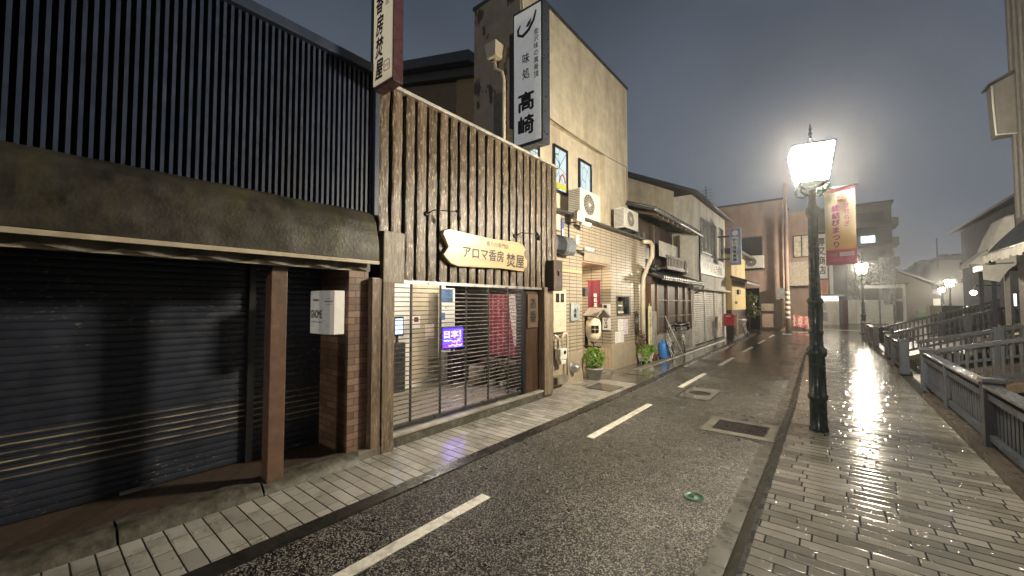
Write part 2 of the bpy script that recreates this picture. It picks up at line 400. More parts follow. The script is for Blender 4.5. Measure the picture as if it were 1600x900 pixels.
M['oldpost'] = wood_mat('weathered_posts', (.07, .047, .03), (.25, .185, .125), (.38, .31, .23), .45, 'Z', .11, .9, .5)
M['grey_board'] = wood_mat('greyed_board', (.12, .10, .075), (.27, .235, .185), (.40, .37, .31), .5, 'Z', .5, .6, .6)
M['dark_wood'] = wood_mat('dark_brown_wood', (.022, .013, .009), (.085, .05, .032), (.12, .075, .05), .35, 'Z', .16, .4, .3)
M['plaque_wood'] = wood_mat('brown_plaque', (.085, .055, .038), (.16, .105, .072), (.19, .13, .09), .4, 'Z', .5, .3, .2)
M['sign_wood'] = wood_mat('pale_carved_wood', (.60, .45, .22), (.76, .60, .33), (.68, .52, .27), .35, 'Y', 3.0, .12, .3, 16)
M['ink'] = plain('black_ink', (.014, .012, .011), .5)
M['steel'] = plain('galvanised_steel', (.42, .42, .40), .35, .7, .15)
M['steel_dark'] = plain('dark_steel', (.06, .06, .06), .35, .5)
M['floor_wood'] = wood_mat('grey_deck_boards', (.10, .085, .072), (.2, .172, .145), (.25, .22, .19), .5, 'Y', .12, .4, .4)
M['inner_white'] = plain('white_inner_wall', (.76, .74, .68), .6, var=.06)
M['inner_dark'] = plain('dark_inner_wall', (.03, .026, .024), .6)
M['paper'] = plain('white_paper', (.75, .73, .7), .7, var=.06)
M['panel_brown'] = plain('beige_door_panel', (.42, .36, .27), .5, var=.1)
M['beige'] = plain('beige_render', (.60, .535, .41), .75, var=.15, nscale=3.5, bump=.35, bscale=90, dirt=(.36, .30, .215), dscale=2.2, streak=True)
M['beige_shaded_side'] = plain('peeling_shaded_side', (.34, .29, .225), .75, var=.18, nscale=2.5, bump=.5, streak=False)  # darker beige: shade of the side turned from the lamp is in the colour
kk = M['beige_shaded_side'].node_tree; kb_ = kk.nodes['Principled BSDF'].inputs['Base Color']; old_ = kb_.links[0].from_socket
g1 = kk.nodes.new('ShaderNodeNewGeometry'); v1 = kk.nodes.new('ShaderNodeVectorMath'); v1.operation = 'MULTIPLY'; v1.inputs[1].default_value = (1, 1, .35); kk.links.new(g1.outputs['Position'], v1.inputs[0])
n1 = kk.nodes.new('ShaderNodeTexNoise'); n1.inputs['Scale'].default_value = 3.4; n1.inputs['Detail'].default_value = 6; n1.inputs['Roughness'].default_value = .62; kk.links.new(v1.outputs[0], n1.inputs['Vector'])
r1 = kk.nodes.new('ShaderNodeMapRange'); r1.inputs[1].default_value = .57; r1.inputs[2].default_value = .60; kk.links.new(n1.outputs[0], r1.inputs[0])
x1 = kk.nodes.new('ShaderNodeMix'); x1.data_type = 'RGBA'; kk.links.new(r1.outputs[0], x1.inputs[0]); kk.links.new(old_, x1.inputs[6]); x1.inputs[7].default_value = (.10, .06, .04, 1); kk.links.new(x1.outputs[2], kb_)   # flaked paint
M['coping'] = plain('dark_coping', (.05, .048, .045), .45)
M['tile_wall'] = brick_mat('thin_beige_tiles', (.076), .3, (.38, .325, .24), (.44, .375, .28), (.055, .045, .034), .009, 0, .4, .5, dirt=(.33, .26, .17))
M['tile_base'] = brick_mat('upright_beige_tiles', .09, .3, (.48, .385, .26), (.53, .43, .30), (.15, .12, .085), .006, 0, .4, .5, 'vert')
M['taupe'] = plain('taupe_base_course', (.34, .285, .21), .5, var=.12, bump=.2)
M['soffit'] = plain('peach_soffit', (.62, .40, .28), .5, var=.08)
M['white_metal'] = plain('white_enamel', (.66, .64, .58), .35, var=.08)
M['cream_plastic'] = plain('cream_plastic', (.60, .53, .40), .35, var=.08)
M['grille'] = plain('grey_grille', (.22, .22, .215), .4, .3)
M['dark_glass'] = plain('dark_wet_glass', (.02, .024, .028), .08, bump=.02)
M['pot_grey'] = plain('grey_pot', (.3, .295, .28), .5)
M['pot_white'] = plain('white_planter', (.7, .69, .65), .4)
M['pot_red'] = plain('terracotta', (.32, .12, .06), .6)
M['leaf'] = leaf_mat('fresh_leaves', (.10, .19, .025), (.20, .34, .05))
M['leaf_dark'] = leaf_mat('dark_leaves', (.035, .06, .02), (.09, .12, .04))
M['stem'] = plain('stems', (.09, .06, .035), .7)
M['maroon'] = plain('maroon_cloth', (.12, .012, .03), .8, var=.15)
M['blue_plastic'] = plain('blue_plastic', (.05, .22, .62), .3, var=.08)
M['old_wood'] = wood_mat('old_brown_house_wood', (.05, .033, .022), (.13, .09, .06), (.2, .15, .11), .5, 'Z', .3, .4, .3)
M['warm_wood'] = wood_mat('warm_brown_frame', (.10, .055, .03), (.20, .115, .065), (.22, .13, .075), .45, 'Z', .5, .3, .2)
M['roof_tile'] = plain('dark_glazed_roof_tile', (.035, .035, .037), .4, var=.3, bump=.2)
M['white_wall'] = plain('off_white_wall', (.80, .77, .69), .7, var=.1, dirt=(.4, .36, .3), streak=True)
M['yellow_wall'] = plain('yellow_wall', (.74, .54, .25), .65, var=.1, dirt=(.4, .28, .12), streak=True)
M['brown_wall'] = plain('pinkish_brown_wall', (.40, .28, .23), .7, var=.14, nscale=1.6, dirt=(.28, .19, .155), streak=True)
M['brown_dark'] = plain('old_brown_render', (.17, .12, .078), .7, var=.15)
M['brown_ochre'] = plain('ochre_render', (.30, .21, .11), .7, var=.12)
M['lamp_green'] = plain('dark_green_cast_iron', (.026, .044, .050), .22, .0, .10, nscale=9, bump=.06, bscale=30)
M['fence_blue'] = wood_mat('blue_grey_painted_wood', (.022, .029, .042), (.052, .062, .08), (.09, .098, .108), .38, 'Z', .3, .35, .35)
M['fence_rail'] = plain('wet_painted_rail', (.055, .06, .066), .2, var=.25, nscale=10, bump=.4, bscale=70)
M['canal_wall'] = plain('mossy_canal_stone', (.06, .058, .045), .5, var=.4, bump=.6, dirt=(.02, .028, .012))
M['night_wall'] = plain('dark_slate_wall', (.030, .036, .048), .9, var=.3, spec=.05)
M['grey_wall'] = plain('grey_concrete_wall', (.20, .19, .175), .7, var=.15, dirt=(.12, .11, .1), streak=True)
M['red_paint'] = plain('red_enamel', (.55, .035, .05), .3, var=.08)
M['black_rubber'] = plain('black_rubber', (.02, .02, .02), .6)
M['bike_steel'] = plain('silver_bike_frame', (.72, .72, .69), .3, .6)
M['bike_cream'] = plain('cream_bike_frame', (.6, .57, .42), .35)
M['orange'] = plain('orange_sheet', (.55, .16, .05), .5)
M['blue_wall'] = plain('slate_blue_cladding', (.045, .062, .09), .5)
M['sheet'] = plain('crumpled_silver_sheet', (.5, .51, .5), .32, .35, .3, nscale=5, bump=1.0, bscale=7)
M['hoarding'] = plain('pale_hoarding', (.8, .78, .71), .45, var=.1, dirt=(.4, .38, .33), streak=True)
M['hill'] = leaf_mat('wooded_hill', (.006, .008, .007), (.016, .02, .017))
M['fabric_white'] = plain('white_tarpaulin', (.42, .41, .385), .5, var=.15, bump=.4, bscale=14)
M['cloth_black'] = plain('black_canopy_cloth', (.012, .014, .019), .6, bump=.3)
M['green_iron'] = plain('green_cast_cover', (.02, .075, .045), .35, .2, .3, bump=.8, bscale=80)
M['rust_iron'] = plain('wet_iron', (.014, .013, .012), .3, .0, .4, bump=.8, bscale=60)
M['dark_fill'] = plain('dark_fill_sheet', (.012, .012, .013), .15)

# ------------------------------------------------------------------ setting: ground, road, pavements, canal
ZR = -.08
struct('ground', MB().box(-400, 600, -120, 900, -3.0, -2.2), plain('wet_earth', (.03, .03, .028), .5))
rd = MB()
rd.add([(-3.6, -12, -.10), (-3.09, -12, -.025), (-2.62, -12, ZR), (-.68, -12, ZR), (-.68, 27, ZR), (-2.62, 27, ZR), (-3.09, 27, -.025), (-3.6, 27, -.10)], [(1, 2, 5, 6), (2, 3, 4, 5), (0, 1, 6, 7)])
# crossroads and the bend beyond
rd.add([(-60, 27, ZR), (1.25, 27, ZR), (1.25, 31, ZR), (4.3, 48, ZR), (14, 78, ZR), (30, 110, ZR), (30, 120, ZR), (-60, 120, ZR)], [(0, 1, 2, 3, 4, 5, 6, 7)])
road = struct('road', rd, M['road'])
struct('pavement_left', MB().add([(-4.9, -12, 0), (-3.2, -12, 0), (-3.2, 8.2, 0), (-4.9, 8.2, 0)], [(0, 1, 2, 3)]), M['tiles_left'])
pv = MB().add([(-5.6, 8.2, 0), (-3.2, 8.2, 0), (-3.35, 15, 0), (-3.55, 27, 0), (-5.6, 27, 0)], [(0, 1, 2, 3, 4)])
struct('pavement_slab', pv, M['wet_slab'])
kb = MB(); pts = [(-3.2, -12), (-3.2, 8.2), (-3.35, 15), (-3.55, 27)]
for (xa, ya), (xb, yb) in zip(pts, pts[1:]):
    kb.add([(xa, ya, 0), (xa + .13, ya, -.012), (xb + .13, yb, -.012), (xb, yb, 0)], [(0, 1, 2, 3)])
    kb.add([(xa + .13, ya, -.012), (xa + .135, ya, ZR), (xb + .135, yb, ZR), (xb + .13, yb, -.012)], [(0, 1, 2, 3)])
struct('kerb_left', kb, M['kerb_dark'])
# pale raised edging beyond the restaurant
struct('edging_left', MB().hexa([(-4.0, 9.9, .0), (-3.8, 9.9, .0), (-3.78, 20.4, 0), (-3.98, 20.4, 0)], [(-3.98, 9.9, .03), (-3.83, 9.9, .03), (-3.81, 20.4, .05), (-3.96, 20.4, .05)]), M['concrete'])
struct('pavement_right', MB().add([(-.44, -14, 0), (1.25, -14, 0), (1.25, 29.5, 0), (-.62, 29.5, 0), (-.62, 16, 0), (-.48, 8, 0)], [(0, 1, 2, 3, 4, 5)]), M['tiles_right'])
kr = MB(); pts = [(-.44, -14), (-.48, 8), (-.62, 16), (-.62, 29.5)]
gt = MB()
for (xa, ya), (xb, yb) in zip(pts, pts[1:]):
    kr.add([(xa - .12, ya, ZR), (xa - .035, ya, -.004), (xb - .035, yb, -.004), (xb - .12, yb, ZR)], [(0, 1, 2, 3)])
    kr.add([(xa - .035, ya, -.004), (xa, ya, 0.0), (xb, yb, 0.0), (xb - .035, yb, -.004)], [(0, 1, 2, 3)])
    gt.add([(xa - .25, ya, ZR + .004), (xa - .12, ya, ZR + .005), (xb - .12, yb, ZR + .005), (xb - .25, yb, ZR + .004)], [(0, 1, 2, 3)])
struct('kerb_right', kr, M['kerb_dark'])
struct('gutter', gt, M['gutter'])
wl = MB()
def dash(y0, y1, x=-2.52, wd=.105): wl.box(x - wd / 2, x + wd / 2, y0, y1, ZR - .004, ZR + .005)
for y0, y1 in ((.5, 2.74), (4.76, 6.98), (8.8, 10.9), (12.6, 14.7), (16.6, 18.7), (20.5, 22.6), (24.5, 26.5)): dash(y0, y1)
for i in range(3): wl.box(-2.2 + i * 1.0, -1.75 + i * 1.0, 27.6, 27.95, ZR - .004, ZR + .005)
wl.box(-1.9, 1.0, 30.1, 30.35, ZR - .004, ZR + .005)
wl.box(-1.4, 1.6, 34.0, 34.3, ZR - .004, ZR + .005)
struct('road_marking', wl, M['white_line'])
# canal beside the right pavement: stone walls, dark water
struct('canal_water', MB().add([(1.62, -14, -1.25), (3.2, -14, -1.25), (3.2, 40, -1.25), (1.62, 40, -1.25)], [(0, 1, 2, 3)]), N('canal_water_surface').set((.006, .008, .008), .06, spec=.6))
struct('canal_bank_wall', MB().box(1.25, 1.62, -14, 29.5, -1.6, -.02).box(3.2, 3.5, -14, 40, -1.6, -.02), M['canal_wall'])
fk = MB()
for a, b in ((-14, 10.32), (13.35, 16.8), (17.2, 20.6)):
    fk.hexa([(1.25, a, -.02), (1.5, a, -.02), (1.5, b, -.02), (1.25, b, -.02)], [(1.27, a, .07), (1.48, a, .07), (1.48, b, .07), (1.27, b, .07)])
struct('canal_kerb', fk, plain('dark_wet_timber_kerb', (.05, .042, .034), .35, var=.4, bump=.5))
struct('bank_right', MB().box(3.5, 60, -14, 140, -1.0, -.05), plain('dark_wet_ground', (.03, .029, .026), .45, var=.4, bump=.5))

# ------------------------------------------------------------------ street lamps
def make_lamp():
    t = thing('street_lamp', 'dark green cast iron street lamp with glowing glass lantern beside the festival banner', 'street lamp', (0, 0, 0), 'street lamps along the pavement')
    MB().lathe([(0.1100, 0), (0.1100, .03), (0.0986, .05), (0.0950, .40), (0.1126, .42), (0.1126, .47), (0.0968, .49), (0.0915, .98), (0.1109, 1.0), (0.1162, 1.04), (0.1109, 1.09), (0.0880, 1.11), (0.0774, 1.14), (0.0739, 1.28), (0.0845, 1.30), (0.0845, 1.33), (0.0739, 1.35), (0.0810, 1.52), (0.0845, 1.6), (0.0774, 1.69), (0.0924, 1.71), (0.0924, 1.75), (0.0678, 1.78), (0.0616, 2.2), (0.0546, 2.88), (0.0730, 2.9), (0.0792, 2.94), (0.0757, 3.0), (0.0510, 3.03), (0.0440, 3.1), (0.0405, 3.18), (0.0616, 3.22), (0.0660, 3.26), (0.0264, 3.28)], n=20).build('post', M['lamp_green'], t)
    a = .155; b = .225; z0, z1 = 3.34, 3.83
    cr = MB()
    for k in range(4):
        an = math.pi / 4 + k * math.pi / 2; c, s_ = math.cos(an), math.sin(an)
        cr.tube([(c * r_, s_ * r_, z_) for r_, z_ in ((.05, 3.2), (.12, 3.17), (.20, 3.21), (.225, 3.28), (.2, 3.34), (.17, 3.33))], .013, 6)
    cr.lathe([(.02, 3.26), (.1, 3.28), (.17, 3.315), (.2, 3.325), (.2, 3.338), (.05, 3.338)], n=16)
    cr.build('lantern_cradle', M['lamp_green'], t)
    fr = MB()
    cs0 = [(sx * a, sy * a, z0) for sx, sy in ((1, 1), (-1, 1), (-1, -1), (1, -1))]; cs1 = [(sx * b, sy * b, z1) for sx, sy in ((1, 1), (-1, 1), (-1, -1), (1, -1))]
    for k in range(4):
        fr.bar(cs0[k], cs1[k], .016, .016); fr.bar(cs0[k], cs0[(k + 1) % 4], .018, .018); fr.bar(cs1[k], cs1[(k + 1) % 4], .02, .02)
    fr.build('lantern_frame', M['lamp_green'], t)
    for k in range(4):
        p = [Vector(cs0[k]) * 1, Vector(cs0[(k + 1) % 4]), Vector(cs1[(k + 1) % 4]), Vector(cs1[k])]
        p = [Vector((q.x * .97, q.y * .97, q.z)) for q in p]
        MB().add(p, [(1, 0, 3, 2)]).build('glass_pane', M['lamp_glow'], t)
    MB().lathe([(.325, z1 + .004), (.325, z1 + .012), (.10, z1 + .07), (.05, z1 + .09), (.035, z1 + .14), (.02, z1 + .15)], n=4, smooth=False).build('lantern_roof', M['lamp_green'], t)
    MB().lathe([(.02, z1 + .145), (.012, z1 + .18), (.028, z1 + .21), (.012, z1 + .24), (.02, z1 + .28), (.003, z1 + .35)], n=10).build('finial', M['lamp_green'], t)
    return t
M['lamp_glow'] = emissive('glowing_lantern_glass', LAMP_COL, LAMP_STR)
lamp = make_lamp()
for i, (x, y, rz, lb) in enumerate(((-.16, 6.75, 12, None), (1.38, 28.65, 5, 'street lamp with glowing lantern standing at the far end of the pavement before the hoardings'),
                                    (-.35, -16.0, 0, 'street lamp standing on the pavement behind the viewpoint'),
                                    (8.35, 52, 20, 'far street lamp glowing in front of the pale three storey building'),
                                    (11.6, 77, 30, 'smallest and farthest street lamp, glowing just left of the larger far lamp'))):
    o = lamp if i == 0 else copy_tree(lamp)
    o.location = (x, y, 0 if i < 3 else ZR); o.rotation_euler.z = R(rz)
    if lb: o['label'] = lb

FX_, UP = (0, 1, 0), (0, 0, 1)      # right / up of a facade that faces the street (+X)
NX_ = (1, 0, 0)                     # right of a face that looks back down the street (-Y)

# ------------------------------------------------------------------ navy boutique on the left
b = thing('boutique_building', 'dark shuttered shop with navy ribbed steel upper storey and mildewed awning', 'building', (-4.7, 0, 0))
MB().box(-4.16, -10, -4, 2.5, 2.6, 4.36).box(-4.85, -10, -4, 2.5, 0, 2.6).build('wall', M['gap_shade'], b)
m = MB(); y = -3.95
while y < 2.44:
    m.add([(-4.14, y + .002, 2.70), (-4.045, y + .004, 2.70), (-4.045, y + .027, 2.70), (-4.14, y + .029, 2.70), (-4.14, y + .002, 4.33), (-4.045, y + .004, 4.33), (-4.045, y + .027, 4.33), (-4.14, y + .029, 4.33)],
          [(1, 0, 4, 5), (2, 1, 5, 6), (3, 2, 6, 7), (0, 1, 2, 3)])
    y += .0545
m.build('ribbed_cladding', M['navy'], b)
MB().box(-4.2, -3.98, -4, 2.52, 4.33, 4.43).box(-4.15, -4.0, 2.46, 2.52, 2.7, 4.33).build('cladding_trim', M['navy'], b, .006)
# awning: old canvas hood curving out to the street
pr = [(-4.12, 2.71), (-3.98, 2.70), (-3.87, 2.655), (-3.80, 2.57), (-3.765, 2.44), (-3.75, 2.30), (-3.75, 2.15)]
def aw(u, v):
    t = v * (len(pr) - 1); i = min(int(t), len(pr) - 2); f = t - i; y = -4 + u * 6.36
    x = pr[i][0] + (pr[i + 1][0] - pr[i][0]) * f; z = pr[i][1] + (pr[i + 1][1] - pr[i][1]) * f
    q = mnoise.noise((y * 1.7, z * 3, 1)) * .018 + mnoise.noise((y * 6, z * 2, 4)) * .006
    return (x + q, y, z + q * .5)
MB().grid(aw, 90, 24, True, .012).prism([(p[0] + 3.75, p[1] - 2.15) for p in pr] + [(-.37, 0)], (-3.75, 2.352, 2.15), NX_, UP, .01).build('awning', M['awning_old'], b)
MB().box(-3.775, -3.735, -4, 2.37, 2.115, 2.15).build('awning_trim', M['cream_trim'], b)
def vl(u, v):
    y = -4 + u * 6.33; s_ = abs(math.sin(y * 7.4)) ** .7
    return (-3.86 + .02 * math.sin(y * 14.8), y, 2.125 - v * (.028 + .05 * s_))
MB().grid(vl, 260, 4, True, .006).build('valance', M['valance'], b)
MB().box(-3.93, -3.88, -4, 2.34, 2.045, 2.085).build('awning_rail', M['cream_trim'], b)
MB().box(-4.85, -3.95, -4, 2.36, 2.1, 2.114).build('awning_underside', M['black'], b)
MB().box(-4.13, -3.99, 1.42, 1.56, .07, 2.1).build('post', M['brown_post'], b, .006)
def shutter(name, y0, y1, x, z0, z1, pitch, mat, parent, dep=.014):
    m = MB(); z = z0
    while z < z1 - .01:
        zz = min(z + pitch, z1)
        vs = []
        for yy in (y0, y1):
            for dx, f in ((0, 0), (dep * .7, .12), (dep, .45), (dep * .8, .85), (0, .97), (0, 1)): vs.append((x + dx, yy, z + (zz - z) * f))
        m.add(vs, [(i, i + 6, i + 7, i + 1) for i in range(5)], False); z = zz
    return m.build(name, mat, parent)
shutter('roller_shutter', -4, 1.47, -4.76, .07, 2.1, .062, M['shutter'], b, .009)
shutter('roller_shutter', 1.53, 2.22, -4.72, .07, 2.1, .062, M['shutter'], b, .009)
MB().box(-4.80, -4.70, 1.47, 1.53, .07, 2.1).build('shutter_guide', M['black'], b)
MB().box(-4.69, -4.66, .55, .75, .09, .115).build('shutter_handle', M['steel'], b)
MB().box(-4.75, -4.08, 2.22, 2.45, .0, 2.1).build('brick_pillar', M['brick'], b)
MB().box(-4.9, -4.17, -4, 2.22, -.02, .065).build('entrance_floor', M['terracotta_tile'], b)
k = MB()
for i in range(7): 
    a = 2.30 - i * .92; k.grid(lambda u, v, a=a: (-4.17 + .25 * v + 0.0, a - .91 + .905 * u, (.098 if v < .45 else .098 * (1 - ((v - .45) / .55) ** 2.2)) - .004 + mnoise.noise(((a + u) * 9, v * 5, 0)) * .004), 12, 10, True, .0)
k.box(-4.17, -4.02, -4, 2.3, -.02, .085)
k.build('step_kerb', M['mossy'], b)
MB().box(-4.12, -3.99, 2.30, 2.75, -.02, .09).build('step_stone', M['concrete'], b, .01)

s = thing('shop_sign', 'small white box sign reading GNOME on the brick pillar under the awning', 'sign', (-4.3, 2.1, 1.37))
MB().add([(-4.45, 1.98, 1.375), (-4.16, 1.98, 1.375), (-4.04, 2.04, 1.375), (-4.04, 2.15, 1.375), (-4.45, 2.219, 1.375), (-4.45, 1.98, 1.835), (-4.16, 1.98, 1.835), (-4.04, 2.04, 1.835), (-4.04, 2.15, 1.835), (-4.45, 2.219, 1.835)],
         [(4, 3, 2, 1, 0), (5, 6, 7, 8, 9), (0, 1, 6, 5), (1, 2, 7, 6), (2, 3, 8, 7), (3, 4, 9, 8), (4, 0, 5, 9)]).build('sign_box', sign_added_glow('white_sign_acrylic', (.62, .6, .55), .07), s)  # faint glow added to lift the box
text(s, 'GNOME', M['ink'], (-4.305, 1.98, 1.585), NX_, UP, .25, .085, bold=.02)
text(s, 'boutique', M['ink'], (-4.32, 1.98, 1.735), NX_, UP, .13, .04, bold=.02)
text(s, 'and 179 casual shop', M['ink'], (-4.305, 1.98, 1.50), NX_, UP, .24, .018, bold=.01)
rr = (.12, .06, 0)
text(s, 'boutique', M['ink'], (-4.10, 2.01, 1.75), rr, UP, .07, .012); text(s, 'GNOME', M['ink'], (-4.10, 2.01, 1.72), rr, UP, .10, .016, bold=.03)
text(s, 'casual wear', M['ink'], (-4.10, 2.01, 1.69), rr, UP, .07, .01); text(s, 'open 11-19', M['ink'], (-4.10, 2.01, 1.46), rr, UP, .06, .012)

# ------------------------------------------------------------------ aroma shop clad in rough boards
b = thing('board_clad_shop', 'low shop clad in rough upright brown boards with a see-through lattice shutter', 'building', (-4.6, 4.4, 0))
m = MB(); y = 2.56; i = 0
rb = random.Random(3)
while y < 6.36:
    wd = rb.uniform(.115, .145); wd = min(wd, 6.40 - y); ph = rb.uniform(0, 50); bow = rb.uniform(.0, .012)
    z0 = 1.98 if y > 2.86 else 2.40
    def bd(u, v, y=y, wd=wd, ph=ph, bow=bow, z0=z0):
        z = z0 + (4.30 - z0) * v
        e0 = mnoise.noise((ph, z * 3.2, 0)) * .013 + mnoise.noise((ph, z * 11, 2)) * .005; e1 = mnoise.noise((ph + 9, z * 3.2, 0)) * .013 + mnoise.noise((ph + 9, z * 11, 2)) * .005
        yy = y + e0 + (wd + e1 - e0) * u
        lump = mnoise.noise((yy * 26, z * 6, ph)) * .007 + mnoise.noise((yy * 60, z * 17, ph)) * .004
        ed = 1 - abs(2 * u - 1) ** 10
        return (-4.085 + bow + .016 + .006 * ed + lump * (.4 + .6 * ed), yy, z)
    m.grid(bd, 8, 90, True, 0)
    for yy in (y, y + wd): pass
    m.box(-4.12, -4.083, y + .006, y + wd - .006, z0, 4.3)
    y += wd + rb.uniform(.042, .062)
m.build('board_cladding', M['boards'], b)
MB().box(-4.22, -4.125, 2.53, 6.41, 2.0, 4.3).build('backing_wall', M['black'], b)
MB().box(-4.2, -4.02, 2.53, 6.43, 4.30, 4.345).build('coping', M['concrete_pale'], b, .006)
MB().box(-4.14, -4.05, 2.86, 6.1, 1.945, 1.985).build('lintel_strip', M['steel'], b)
MB().box(-4.06, -3.985, 2.58, 2.87, 1.94, 2.545).build('end_board', M['grey_board'], b, .008)
def post(x0, x1, y0, y1, z0, z1, ph):
    m = MB()
    for face in range(4):
        def f(u, v, face=face):
            z = z0 + (z1 - z0) * v
            c = [(x0, y0), (x1, y0), (x1, y1), (x0, y1)]; p, q = c[face], c[(face + 1) % 4]
            x, y = p[0] + (q[0] - p[0]) * u, p[1] + (q[1] - p[1]) * u
            k = mnoise.noise((x * 30 + ph, y * 30, z * 3)) * .008 * (1 - abs(2 * u - 1) ** 6); n = [(0, -1), (1, 0), (0, 1), (-1, 0)][face]
            return (x + n[0] * k, y + n[1] * k, z)
        m.grid(f, 6, 40, True)
    m.box(x0 + .004, x1 - .004, y0 + .004, y1 - .004, z0, z1 + .002)
    return m
post(-4.09, -3.99, 2.45, 2.56, .0, 1.98, 1).build('post', M['oldpost'], b)
post(-4.1, -3.98, 2.58, 2.73, .0, 1.945, 7).build('post', M['oldpost'], b)
post(-4.13, -4.0, 5.88, 6.16, .06, 1.99, 13).build('post', M['oldpost'], b)
MB().box(-4.2, -4.135, 5.5, 6.12, .1, 1.95).build('end_panel', M['dark_wood'], b)
MB().box(-4.3, -4.14, 5.44, 5.5, .1, 1.97).build('grille_guide', M['black'], b)
MB().box(-4.28, -4.04, 2.74, 6.18, -.02, .115).build('sill', M['mossy'], b, .012)
MB().box(-4.12, -4.02, 2.76, 6.0, .117, .15).build('sill_edge', M['concrete_pale'], b, .006)
# room behind the grille
MB().box(-7.6, -4.281, 2.6, 6.35, .0, .13).build('floor', M['floor_wood'], b)
MB().box(-7.6, -4.23, 2.6, 6.35, 2.35, 2.4).build('ceiling', M['inner_white'], b)
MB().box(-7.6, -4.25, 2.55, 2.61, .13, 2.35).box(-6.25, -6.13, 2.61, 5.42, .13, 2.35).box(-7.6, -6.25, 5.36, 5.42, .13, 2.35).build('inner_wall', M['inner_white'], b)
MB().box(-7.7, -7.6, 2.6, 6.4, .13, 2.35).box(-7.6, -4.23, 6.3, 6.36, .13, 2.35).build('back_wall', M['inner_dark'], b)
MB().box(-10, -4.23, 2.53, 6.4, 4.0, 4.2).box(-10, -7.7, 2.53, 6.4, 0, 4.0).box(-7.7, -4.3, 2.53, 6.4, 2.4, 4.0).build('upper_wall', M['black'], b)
MB().box(-6.128, -6.09, 4.55, 5.2, .25, 2.05).build('door', M['panel_brown'], b)
MB().box(-6.089, -6.085, 4.95, 5.19, .3, 1.9).build('door_inset', plain('greyer_door_panel', (.25, .215, .165), .5), b)
for yy in (5.0, 3.4):
    MB().box(-5.4, -5.32, yy - .3, yy + .3, 2.3, 2.345).build('ceiling_light', emissive('lit_ceiling_tube', (1, .91, .74), 36), b)
gp = thing('lattice_shutter', 'closed see-through lattice shutter of thin steel rods across the board clad shop front', 'shutter', (-4.2, 4.2, .15))
m = MB(); z = .2
while z < 1.95: m.tube([(-4.2, 2.74, z), (-4.2, 5.46, z)], .0066, 6); z += .0585
m.build('rods', plain('dull_steel_rods', (.20, .19, .175), .3, .2), gp)
m = MB()
for yy in (3.13, 3.62, 4.11, 4.6, 5.09): m.box(-4.212, -4.186, yy - .010, yy + .010, .15, 1.96)
m.build('links', M['steel_dark'], gp)
MB().box(-4.225, -4.175, 2.74, 5.46, .15, .19).build('bottom_bar', M['steel_dark'], gp)

# notices and goods inside the shop
def sheet(name, label, cat, x, y0, y1, z0, z1, mat=None, group=None, th=.006):
    return tag(MB().box(x - th, x, y0, y1, z0, z1).build(name, mat or M['paper'], loc=(x, (y0 + y1) / 2, z0)), label, cat, group)
o = sheet('notice', 'white notice with a red and black figure on the beige door inside the shop', 'notice', -6.078, 4.56, 4.74, 1.22, 1.46)
MB().box(-6.0779, -6.076, 4.60, 4.70, 1.35, 1.44).build('picture', M['maroon'], o)
sheet('notice', 'pale pink notice sheet, right of the figure notice on the beige door inside the shop', 'notice', -6.078, 4.86, 5.08, 1.02, 1.30, plain('pinkish_paper', (.72, .6, .56), .7))
o = sheet('poster', 'poster with dark blue picture high on the white inner wall of the shop', 'poster', -6.105, 5.28, 5.40, 1.55, 2.0, plain('blue_poster', (.10, .16, .26), .5)) if False else None
def free_panel(name, label, cat, x, y0, y1, z0, z1, mat, legs=True):
    t = thing(name, label, cat, (x, (y0 + y1) / 2, .13)); MB().box(x - .03, x, y0, y1, z0, z1).build('panel', mat, t)
    return t
t = free_panel('display_board', 'pale display board with a dark blue picture standing inside the lattice shutter', 'display board', -5.85, 5.02, 5.42, .75, 2.0, M['inner_white'])
MB().box(-5.849, -5.846, 5.05, 5.36, 1.72, 1.98).build('picture', plain('night_blue_picture', (.05, .10, .2), .4), t)
MB().box(-5.849, -5.846, 5.05, 5.16, 1.38, 1.52).build('picture', plain('blue_card', (.07, .16, .32), .4), t)
MB().box(-5.849, -5.846, 5.18, 5.38, 1.28, 1.5).build('card', M['paper'], t)
text(t, '香り', M['ink'], (-5.85, 5.2, 1.62), FX_, UP, .1, .05)
m = MB(); m.box(-5.9, -5.86, 5.2, 5.24, .13, .75); m.build('leg', M['steel'], t)
t = thing('led_sign', 'glowing violet and blue LED sign behind the lattice shutter', 'illuminated sign', (-5.6, 5.15, .13))
MB().box(-5.66, -5.6, 4.87, 5.42, .84, 1.25).build('casing', M['black'], t)
k = N('violet_led_screen'); 
grad = k.mapr(k.xyz()[2], .86, 1.24, 0, 1)
k.set((.01, .01, .02), .3, emit=k.mix(grad, (.07, .012, .9), (.03, .016, 1.0)), estr=2.3)
MB().box(-5.5995, -5.597, 4.89, 5.40, .86, 1.23).build('screen', k.m, t)
pk = emissive('pink_led', (1, .5, .8), 1.6)
text(t, '日本！', pk, (-5.597, 5.13, 1.12), FX_, UP, .42, .14, bold=.02)
for q, (yy, zz, ln, c) in enumerate(((5.0, 1.0, .18, (.2, .6, 1)), (5.22, .98, .22, (1, .3, .4)), (5.3, 1.02, .1, (.2, .7, 1)), (5.2, .905, .34, (1, .4, .6)))):
    m = MB(); m.tube([(-5.594, yy - ln / 2 + ln * i / 8, zz + .014 * math.sin(i * 2.1 + q)) for i in range(9)], .008, 5); m.build('led_line', emissive('led_colour', c, 1.4), t)
MB().box(-5.65, -5.62, 5.13, 5.17, .13, .84).build('stand', M['steel_dark'], t)
t = thing('flower_stand', 'tall blue white lit ticket display at the left edge of the shop interior', 'display', (-6.0, 4.2, .13))
MB().box(-6.1, -5.95, 4.07, 4.32, .13, 1.0).build('cabinet', M['steel_dark'], t)
